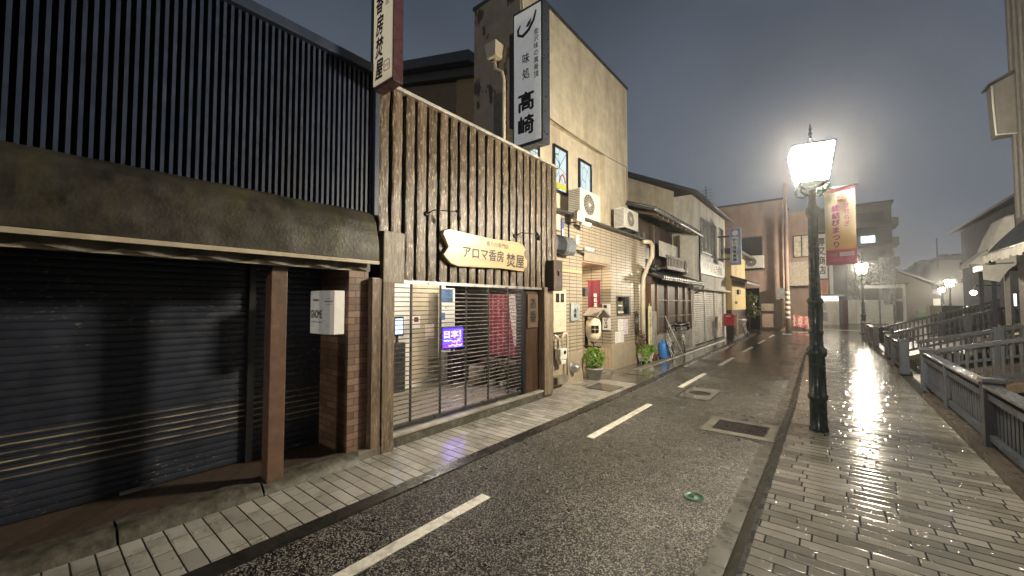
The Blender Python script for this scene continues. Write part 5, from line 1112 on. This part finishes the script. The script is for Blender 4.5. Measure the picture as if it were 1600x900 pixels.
for xx in (1.25, 2.25, 3.3, 4.3): m.tube([(xx, 46.2, ZR), (xx, 46.2, 6.2)], .05, 6)
m.box(2.0, 4.3, 46.1, 46.4, 3.0, 3.25); m.build('scaffold_tubes', M['steel'], b)
for i in range(5):
    x0 = 1.12 + i * .62
    m = MB().box(x0, x0 + .58, 44.6 + i * .55, 44.65 + i * .55, ZR + .02, 2.0)
    for q in range(5): m.box(x0 + .03 + q * .12, x0 + .07 + q * .12, 44.57 + i * .55, 44.6 + i * .55, ZR + .02, 2.0)
    tag(m.build('hoarding_panel', M['hoarding'], loc=(x0 + .29, 44.6 + i * .55, ZR)), ['pale ribbed hoarding panel at the left end, beside the slate blue building', 'second pale hoarding panel from the slate blue building', 'middle pale hoarding panel of the row, behind the far lamp post', 'fourth pale hoarding panel from the slate blue building', 'pale hoarding panel at the right end, beside the low white workshop'][i], 'hoarding', 'hoarding panels round the building site')
b = thing('far_apartment_block', 'dark apartment block with balconies and one lit blue white window', 'apartment block', (4.2, 62, ZR))
MB().box(-6, 5.5, 60, 72, ZR, 12.9).build('wall', plain('drab_concrete', (.06, .056, .052), .8, dirt=(.035, .033, .03), streak=True), b); m = MB()
for zz in (5.9, 8.1, 10.3): m.box(-6, 5.6, 59.3, 60, zz, zz + .14)
for zz in (6.0, 8.2, 10.4): m.box(5.5, 6.1, 60.5, 64, zz, zz + .9)
m.box(-6, 5.7, 59.6, 72, 12.9, 13.1); m.build('balconies', plain('balcony_concrete', (.11, .102, .092), .7), b)
f = MB().box(2.9, 4.1, 59.94, 60, 8.5, 8.56).box(2.9, 4.1, 59.94, 60, 9.35, 9.41).box(3.47, 3.53, 59.94, 60, 8.56, 9.35).build('window', M['steel_dark'], b); MB().box(2.9, 4.1, 59.96, 59.99, 8.56, 9.35).build('lit_pane', emissive('lit_blue_window', (.5, .75, 1), .9), f)
for zz in (6.4, 10.9): MB().box(2.4, 4.9, 59.95, 59.99, zz, zz + 1.1).build('window', M['dark_glass'], b)
b = thing('low_workshop', 'low white workshop with a brown door beside the hoardings', 'workshop', (4.6, 51, ZR)); MB().box(3.4, 5.25, 50, 56, ZR, 3.6).build('wall', M['brown_dark'], b); MB().box(4.25, 5.3, 49.8, 50, 1.9, 3.45).box(4.25, 4.42, 49.8, 50, ZR, 1.9).box(5.1, 5.3, 49.8, 50, ZR, 1.9).build('front', M['hoarding'], b); MB().box(4.45, 5.1, 49.75, 49.8, 2.1, 3.1).build('panel', M['taupe'], b); m = MB(); m.hexa([(3.2, 49.5, 3.9), (5.6, 49.5, 3.45), (5.6, 56, 3.45), (3.2, 56, 3.9)], [(3.2, 49.5, 4.02), (5.6, 49.5, 3.57), (5.6, 56, 3.57), (3.2, 56, 4.02)]); m.build('roof', M['roof_tile'], b)
b = thing('gabled_house', 'grey brown gabled house in the distance, left of the far street lamp', 'house', (7, 62, ZR)); m = MB(); m.prism([(0, 0), (2.8, 0), (2.8, 3.7), (0, 5.3)], (5.6, 60, ZR), NX_, UP, 10); m.build('wall', plain('grey_brown_render', (.10, .085, .072), .7), b); m = MB(); m.hexa([(5.2, 59.5, 5.55), (9.3, 59.5, 3.3), (9.3, 70, 3.3), (5.2, 70, 5.55)], [(5.2, 59.5, 5.75), (9.3, 59.5, 3.5), (9.3, 70, 3.5), (5.2, 70, 5.75)]); m.build('roof', M['roof_tile'], b); MB().box(8.4, 8.9, 59.7, 60.5, .2, 2.2).build('porch', M['hoarding'], b)
b = thing('pale_block', 'pale three storey building below the wooded hill with small dark windows', 'building', (16, 105, ZR)); MB().box(14.8, 22, 100, 112, ZR, 9.2).box(11, 14.8, 101, 112, ZR, 4.6).build('wall', plain('pale_far_wall', (.30, .275, .23), .7), b)
for x0, z0 in ((17.3, 8.0), (17.0, 5.2), (18.9, 5.2)): MB().box(x0, x0 + .8, 99.9, 99.99, z0, z0 + .7).build('window', M['dark_glass'], b)
# distant lit shop fronts and a car at the bend
t = thing('lit_shopfront', 'far lit shopfront with blue and green signs at the end of the street', 'shopfront', (10.5, 90, ZR)); MB().box(9.6, 13.8, 90, 91, ZR, 3.2).build('wall', M['night_wall'], t)
for x0, z0, c in ((10.2, .7, (.3, .5, 1)), (11.4, .8, (.5, 1, .5)), (10.9, 2.2, (.5, .9, 1)), (12.2, 1.6, (.6, .9, 1))): MB().box(x0, x0 + .5, 89.9, 89.99, z0, z0 + (1.0 if z0 < 1 else .3)).build('sign_added_glow', emissive('far_sign_light', c, 1.4), t)
def make_car(label, mat):
    t = thing('parked_car', label, 'car', (0, 0, 0), None)
    m = MB(); m.prism([(-2, .3), (2, .3), (2.02, .75), (1.7, .85), (1.0, .92), (.55, 1.4), (-1.1, 1.44), (-1.8, .95), (-2.02, .85)], (0, -.8, 0), NX_, UP, -1.6); m.build('body', mat, t, .06)
    MB().prism([(.86, .95), (.5, 1.34), (-1.05, 1.37), (-1.6, .97)], (0, -.805, 0), NX_, UP, -1.61).build('window', M['dark_glass'], t)
    for xx in (-1.25, 1.25):
        for yy in (-.72, .72): MB().lathe([(.3, -.1), (.31, -.06), (.31, .06), (.3, .1)], (xx, yy, .31), 18, axis='Y').build('wheel', M['black_rubber'], t)
    for yy in (-.6, .6): MB().box(2.0, 2.03, yy - .15, yy + .15, .62, .75).build('headlight', M['paper'], t)
    return t
c = make_car('pale parked car glimpsed beyond the canal fences at the far bend', plain('pale_car_paint', (.5, .52, .54), .2, .2, .05)); c.location = (11.6, 72, ZR); c.rotation_euler.z = R(-100)
tag(MB().box(7.0, 9.2, 58, 58.6, ZR, .9).build('hedge_planter', leaf_mat('hedge_green', (.02, .05, .012), (.05, .10, .03)), loc=(8, 58.3, ZR)), 'low green hedge in front of the gabled house', 'hedge')
# wooded hill
m = MB()
def hl(u, v):
    x = -20 + 150 * u; base = 3 + 20.5 * (1 - math.exp(-max(0, (x - 15)) / 7.5)) if x > 15 else 3 * max(0, 1 - (15 - x) / 20)
    z = base * (1 - (1 - v) ** 2.2); q = (mnoise.noise((x * .25, v * 9, 0)) * 1.6 + mnoise.noise((x * .8, v * 22, 3)) * .8) * (1 if v > .05 else 0)
    return (x, 170 + 60 * v, -2 + z + q)
m.grid(hl, 220, 40, False, 0); struct('wooded_hill', m, M['hill'])
t = thing('hill_mast', 'thin mast standing on the wooded hilltop', 'mast', (32.7, 222, 12)); MB().tube([(32.7, 222, 12), (32.7, 222, 27)], .22, 6).build('mast', M['steel_dark'], t)

# ------------------------------------------------------------------ canal fences and little bridges
def fence_run(label, y0, y1, x=1.42, mids=()):
    t = thing('canal_fence', label, 'fence', (x, (y0 + y1) / 2, 0), 'blue grey timber fences along the canal')
    def pst(yy):
        p = MB().box(x - .085, x + .085, yy - .085, yy + .085, .02, .80); p = p.build('post', M['fence_blue'], t, .006)
        MB().hexa([(x - .105, yy - .105, .80), (x + .105, yy - .105, .80), (x + .105, yy + .105, .80), (x - .105, yy + .105, .80)], [(x - .09, yy - .09, .84), (x + .09, yy - .09, .84), (x + .09, yy + .09, .84), (x - .09, yy + .09, .84)]).build('cap', M['fence_rail'], p, .004)
    ps = [y0] + list(mids) + [y1]
    for yy in ps: pst(yy)
    for a, b_ in zip(ps, ps[1:]):
        a += .085; b_ -= .085
        MB().box(x - .09, x + .05, a, b_, .735, .775).build('handrail', M['fence_rail'], t, .008)
        MB().box(x - .055, x + .0, a, b_, .60, .68).build('upper_rail', M['fence_blue'], t, .005)
        MB().box(x - .055, x + .0, a, b_, .14, .21).build('lower_rail', M['fence_blue'], t, .005)
        m = MB(); n = max(2, int((b_ - a) / .115))
        for i in range(n): 
            yy = a + (b_ - a) * (i + .5) / n; m.box(x + .002, x + .024, yy - .042, yy + .042, .17, .73)
        m.build('pickets', M['fence_blue'], t, .003)
        if b_ - a > 2.5:
            yy = (a + b_) / 2; MB().box(x - .085, x - .056, yy - .04, yy + .04, .03, .735).build('stay', M['fence_blue'], t, .004)
    return t
fence_run('nearest blue grey timber canal fence, cut by the right edge of the photo', 2.2, 11.0, mids=(7.0,))
fence_run('short blue grey timber canal fence between the two little bridges', 13.25, 16.6, x=1.34, mids=(14.9,))
fence_run('farthest blue grey timber canal fence, beyond the second little bridge', 20.2, 27.5, x=1.30, mids=(23.8,))

def bridge(label, ya, yb, x0, x1, rise):
    """little plank bridge rising to the right, a railing on either side"""
    t = thing('footbridge', label, 'footbridge', (x0, (ya + yb) / 2, 0), 'little footbridges over the canal')
    zz = lambda x: rise * (x - x0)
    MB().hexa([(x0, ya - .1, -.14), (x1, ya - .1, zz(x1) - .14), (x1, yb + .1, zz(x1) - .14), (x0, yb + .1, -.14)], [(x0, ya - .1, .0), (x1, ya - .1, zz(x1)), (x1, yb + .1, zz(x1)), (x0, yb + .1, 0)]).build('deck', M['old_wood'], t)
    for yy in (ya, yb):
        r = MB().bar((x0 + .1, yy, .76 + zz(x0 + .1)), (x1, yy, .76 + zz(x1)), .12, .075).build('railing', M['fence_rail'], t, .006)
        MB().bar((x0 + .1, yy, .16 + zz(x0 + .1)), (x1, yy, .16 + zz(x1)), .045, .06).build('rails', M['fence_blue'], r)
        m = MB(); n = int((x1 - x0) / .11)
        for i in range(n): 
            xx = x0 + .12 + (x1 - x0 - .12) * (i + .5) / n; m.box(xx - .018, xx + .018, yy - .018, yy + .018, .16 + zz(xx), .74 + zz(xx))
        m.build('balusters', M['fence_rail'], r)
        for xx in (x0 + (x1 - x0) * .55, x1 - .06): MB().box(xx - .07, xx + .07, yy - .07, yy + .07, zz(xx) - .1, zz(xx) + .82).build('post', M['fence_blue'], t, .005)
    return t
bridge('nearest little footbridge, its grey railings rising over the canal to the right', 11.0, 13.2, 1.45, 3.9, .27)
bridge('second little footbridge, farther along past the short canal fence', 16.7, 20.1, 1.4, 4.3, .36)
# plants on the far bank
for i, (x, y, z, r_, lb) in enumerate(((3.05, 10.0, .25, .42, 'pale leaved plant on the far canal bank near the right edge of the photo'), (3.5, 12.2, .9, .5, 'larger leafy plant behind the railing of the nearest footbridge'), (3.3, 14.6, .9, .35, 'leafy plant between the two footbridges on the far bank'), (1.85, 9.0, -.25, .3, 'low weeds growing on the canal wall under the nearest fence'), (2.6, 8.2, -.1, .45, 'tangled bush over the canal behind the nearest fence'))):
    t = thing('bank_plant', lb, 'plant', (x, y, max(-1.0, z - .7)), 'plants along the canal bank'); m = MB(); leaves(m, (x, y, z), (r_, r_, r_ * .85), 160, .16); m.build('foliage', leaf_mat('bank_leaves', (.06, .075, .04), (.17, .18, .12)), t)
    MB().tube([(x, y, z - r_ - .5), (x, y, z)], .02, 5).build('stem', M['stem'], t)
t = thing('planter_box', 'long dark planter box standing on the right bank behind the footbridges', 'planter', (3.6, 19.5, .6))
MB().box(3.15, 4.3, 21.0, 21.6, .1, 1.62).build('box', M['night_wall'], t, .01); MB().box(2.85, 3.15, 21.0, 21.6, .1, 1.62).build('end_panel', M['grey_wall'], t)
# ------------------------------------------------------------------ buildings on the right bank
b = thing('corner_tower', 'tall pale building at the right edge with a small projecting roofed bay and dark awning', 'building', (3.4, 12, 0))
MB().box(3.32, 9, 4, 14.1, -.1, 11).build('wall', plain('pale_ribbed_cladding', (.15, .145, .135), .6, dirt=(.22, .2, .18), streak=True), b); m = MB()
for i in range(22): m.box(3.285, 3.32, 7.2 + i * .315, 7.26 + i * .315, 3.6, 11)
m.build('cladding_ribs', M['grey_wall'], b)
bay = MB(); bay.hexa([(3.02, 13.75, 5.5), (3.32, 13.75, 5.5), (3.32, 14.1, 5.5), (3.02, 14.1, 5.5)], [(2.98, 13.75, 6.68), (3.32, 13.75, 6.84), (3.32, 14.1, 6.84), (2.98, 14.1, 6.68)]); bay = bay.build('bay', M['grey_wall'], b)
MB().hexa([(2.92, 13.7, 6.67), (3.32, 13.7, 6.85), (3.32, 14.15, 6.85), (2.92, 14.15, 6.67)], [(2.92, 13.7, 6.72), (3.32, 13.7, 6.92), (3.32, 14.15, 6.92), (2.92, 14.15, 6.72)]).build('bay_roof', M['coping'], bay)
m = MB(); m.tube([(2.99, 13.73, 6.66), (3.0, 13.73, 6.1), (3.02, 13.73, 5.52), (3.32, 13.73, 5.48)], .02, 6); m.build('downpipe', M['white_metal'], bay)
def rightaw(u, v): return (3.32 - .78 * v, 8.6 + 4.1 * u, 3.62 - .92 * v + .05 * math.sin(v * 3.14))
MB().grid(rightaw, 20, 8, True, .02).build('awning', M['cloth_black'], b)
def fringe(u, v):
    y = 8.6 + 4.1 * u; return (2.535 + .012 * math.sin(y * 31), y, 2.70 - v * (.13 + .05 * abs(math.sin(y * 10.5))))
MB().grid(fringe, 160, 3, True, .004).build('awning_fringe', M['fabric_white'], b); MB().tube([(2.54, 8.6, 2.71), (2.54, 12.7, 2.71)], .02, 6).build('awning_bar', M['white_metal'], b)
m = MB(); m.tube([(3.3, 12.68, 3.6), (2.54, 12.68, 2.71), (3.3, 12.68, 2.75)], .018, 6); m.build('awning_frame', M['white_metal'], b)
for yy in (10.2, 11.6): 
    f = MB().box(3.26, 3.315, yy, yy + .9, .9, 2.4).build('window', M['steel_dark'], b); MB().box(3.25, 3.2599, yy + .08, yy + .82, 1.0, 2.3).build('pane', M['dark_glass'], f)
b = thing('sky_blocking_house', 'unseen dark house added on the right bank behind the viewpoint to block sky light', 'house', (5, -2, 0))  # out of view, added and sized to keep sky light off the left shops
MB().box(3.3, 9, -14, 4, -.1, 9).build('wall', M['night_wall'], b); MB().hexa([(2.9, -14.3, 9), (9.4, -14.3, 9), (9.4, 4.0, 9), (2.9, 4.0, 9)], [(4.4, -14.3, 11), (7.8, -14.3, 11), (7.8, 4.0, 11), (4.4, 4.0, 11)]).build('roof', M['roof_tile'], b)
t = thing('white_canopy', 'crumpled white canvas canopy bulging out beyond the dark awning', 'canopy', (3.0, 14.8, 2.2))
cp = [(3.45, 3.8), (3.28, 3.74), (3.12, 3.34), (3.02, 3.0), (2.88, 2.86), (2.72, 2.68), (2.74, 2.62), (2.92, 2.62), (2.93, 2.28), (3.18, 2.22), (3.32, 2.5), (3.45, 2.62)]
def can(u, v):
    tt = u * 6; i = min(int(tt), 5); f = tt - i; x = cp[i][0] + (cp[i + 1][0] - cp[i][0]) * f; z = cp[i][1] + (cp[i + 1][1] - cp[i][1]) * f
    q = .03 * math.sin(v * 19 + u * 5) + .03 * mnoise.noise((u * 8, v * 6, 2)); return (x + q, 14.7 + .9 * v, z + q)
m = MB().grid(can, 48, 24, True, .012); m.prism(cp, (0, 14.72, 0), NX_, UP, .02); m.build('canvas', M['fabric_white'], t)
m = MB(); m.tube([(2.72, 14.72, 2.66), (3.4, 14.72, 2.66), (3.4, 15.6, 2.66)], .018, 6); m.build('frame', M['steel'], t)
t = thing('hanging_lamp', 'small dark cylinder lamp hanging at the edge of the white canopy', 'lamp', (3.0, 14.5, 2.7)); MB().lathe([(.05, 0), (.06, .03), (.06, .22), (.04, .26)], (2.98, 14.5, 2.66), 12).build('drum', M['cloth_black'], t); MB().tube([(2.98, 14.5, 2.92), (3.0, 14.72, 3.0)], .015, 5).build('bracket', M['black'], t)
b = thing('dark_right_building', 'dark slate house on the right bank behind the white canopy', 'building', (6, 21, 0))
MB().box(4.4, 12, 17.2, 25, -.1, 4.75).box(5.1, 12, 15.5, 20.5, 4.75, 5.9).build('wall', M['night_wall'], b)
m = MB(); m.hexa([(4.1, 17.0, 4.72), (5.2, 17.0, 5.1), (5.2, 25.3, 5.1), (4.1, 25.3, 4.72)], [(4.1, 17.0, 4.80), (5.2, 17.0, 5.2), (5.2, 25.3, 5.2), (4.1, 25.3, 4.80)]); m.build('eave', M['coping'], b)
f = MB().box(5.05, 5.1, 17.0, 18.0, 4.9, 5.6).build('window', M['steel'], b); MB().box(5.04, 5.0499, 17.08, 17.92, 4.97, 5.53).build('pane', plain('reflecting_glass', (.2, .22, .25), .1), f)
for i, yy in enumerate((15.0, 16.0, 17.1)):
    m = MB().box(3.32, 3.40, yy, yy + .08, -.05, 2.6); m.build('porch_post', M['grey_wall' if i == 0 else 'night_wall'], b)
MB().box(3.25, 4.4, 14.9, 17.3, 2.6, 2.75).build('porch_roof', M['coping'], b)
t = thing('porch_lamp', 'round glowing porch lamp on the right bank in front of the dark slate house', 'wall lamp', (3.8, 20.3, 2.05)); MB().lathe([(.02, -.08), (.06, -.06), (.085, 0), (.06, .06), (.02, .08)], (3.8, 20.3, 2.06), 14).build('globe', emissive('glowing_globe', (1, .8, .5), 9), t); MB().tube([(3.8, 20.3, 2.12), (3.85, 20.3, 2.3), (4.4, 20.3, 2.3)], .02, 6).build('bracket', M['black'], t)
t = thing('small_lit_sign', 'small blue white lit sign hanging by the porch posts on the right bank', 'illuminated sign', (3.5, 15.2, 1.7)); MB().box(3.46, 3.52, 15.1, 15.3, 1.62, 1.95).build('casing', M['black'], t); MB().box(3.47, 3.51, 15.094, 15.0995, 1.64, 1.93).build('screen', emissive('blue_white_sign', (.6, .75, 1), 1.4), t)
t = thing('parked_car_cover', 'pale parked car behind the railing on the right bank', 'car', (0, 0, 0)) if False else None

# festival banner on the first lamp post
t = thing('festival_banner', 'cream and pink festival banner hanging from the arm of the first lamp post', 'banner', (.1, 6.75, 2.2))
def translucent(m_, f=.45):
    t_ = m_.node_tree; b_ = t_.nodes['Principled BSDF']; tr = t_.nodes.new('ShaderNodeBsdfTranslucent'); mx = t_.nodes.new('ShaderNodeMixShader'); mx.inputs[0].default_value = f
    bc_ = b_.inputs['Base Color']
    if bc_.links: t_.links.new(bc_.links[0].from_socket, tr.inputs[0])
    t_.links.new(b_.outputs[0], mx.inputs[1]); t_.links.new(tr.outputs[0], mx.inputs[2]); t_.links.new(mx.outputs[0], t_.nodes['Material Output'].inputs[0]); return m_
k = N('banner_cloth'); k.set(k.mix(k.mapr(k.xyz()[2], 2.38, 2.9, 0, 1), (.90, .70, .36), (.90, .84, .72)), .7)
ya = lambda x: 6.80 - .36 * (x + .04)
MB().grid(lambda u, v: (-.03 + .31 * u, ya(-.03 + .31 * u) + .012 * math.sin(v * 9 + u * 3), 2.41 + .77 * v), 12, 24, True, .003).build('cloth', k.m, t)
MB().grid(lambda u, v: (-.03 + .31 * u, ya(-.03 + .31 * u) + .012 * math.sin(-.2 * v * 9 + u * 3), 2.21 + .20 * v), 12, 6, True, .003).build('pink_panel', plain('pink_banner_print', (.78, .36, .48), .7), t)
MB().box(-.03, .28, 6.63, 6.72, 3.18, 3.225).build('top_hem', plain('crimson_hem', (.42, .04, .09), .6), t) if False else MB().bar((-.03, ya(-.03), 3.2), (.28, ya(.28), 3.2), .012, .05).build('top_hem', plain('crimson_hem', (.42, .04, .09), .6), t)
MB().tube([(-.16, 6.80, 3.235), (.31, ya(.31), 3.235)], .012, 8).build('arm', M['lamp_green'], t)
bx = Vector((1, -.36, 0)).normalized(); pnk = plain('magenta_print', (.50, .13, .36), .7); bc = lambda x, z: (x, ya(x) - .018, z)
translucent(k.m); translucent(bpy.data.materials['pink_banner_print'])
text(t, '縁結びまつり', pnk, bc(.085, 2.72), bx, UP, .085, .56, bold=.04, vertical=True)
text(t, 'せせらぎ', pnk, bc(.195, 2.86), bx, UP, .06, .30, bold=.02, vertical=True)
m = MB(); c_ = Vector(bc(.235 - .1, 3.075)); m.prism([(-.045, 0), (.045, 0), (.03, -.03), (-.03, -.03)], c_ + Vector((0, -.002, 0)), bx, UP, .002); m.build('printed_bowl', plain('printed_brown', (.12, .05, .04), .7), t)
m = MB(); m.prism([(-.04, .005), (-.05, .05), (-.02, .075), (.03, .07), (.05, .03), (.03, .005)], c_ + Vector((0, -.002, 0)), bx, UP, .002); m.build('printed_motif', plain('printed_dusky_pink', (.4, .17, .13), .7), t)
m = MB(); m.prism([(-.075, -.025), (.075, -.025), (.075, .025), (-.075, .025)], bc(.185, 2.345), bx, UP, .002); m.build('white_box', M['paper'], t)
text(t, '3月開催', M['paper'], bc(.045, 2.345), bx, UP, .1, .035, bold=.01); text(t, 'せせらぎ通り商店街', pnk, Vector(bc(.185, 2.345)) + Vector((0, -.002, 0)), bx, UP, .13, .018); text(t, '鞍月用水せせらぎ通り', M['paper'], bc(.12, 2.27), bx, UP, .24, .02)

# ------------------------------------------------------------------ rain haze
if HAZE > 0:
    hm = bpy.data.materials.new('rain_haze'); hm.use_nodes = True; tn = hm.node_tree; tn.nodes.clear()
    ou = tn.nodes.new('ShaderNodeOutputMaterial'); pvn = tn.nodes.new('ShaderNodeVolumePrincipled')
    pvn.inputs['Color'].default_value = (.9, .92, .95, 1); pvn.inputs['Density'].default_value = HAZE; pvn.inputs['Anisotropy'].default_value = .86
    tn.links.new(pvn.outputs[0], ou.inputs['Volume'])
    hz = MB().box(-410, 610, -130, 910, -4.0, 45).build('haze', hm); tag(hz, kind='stuff')
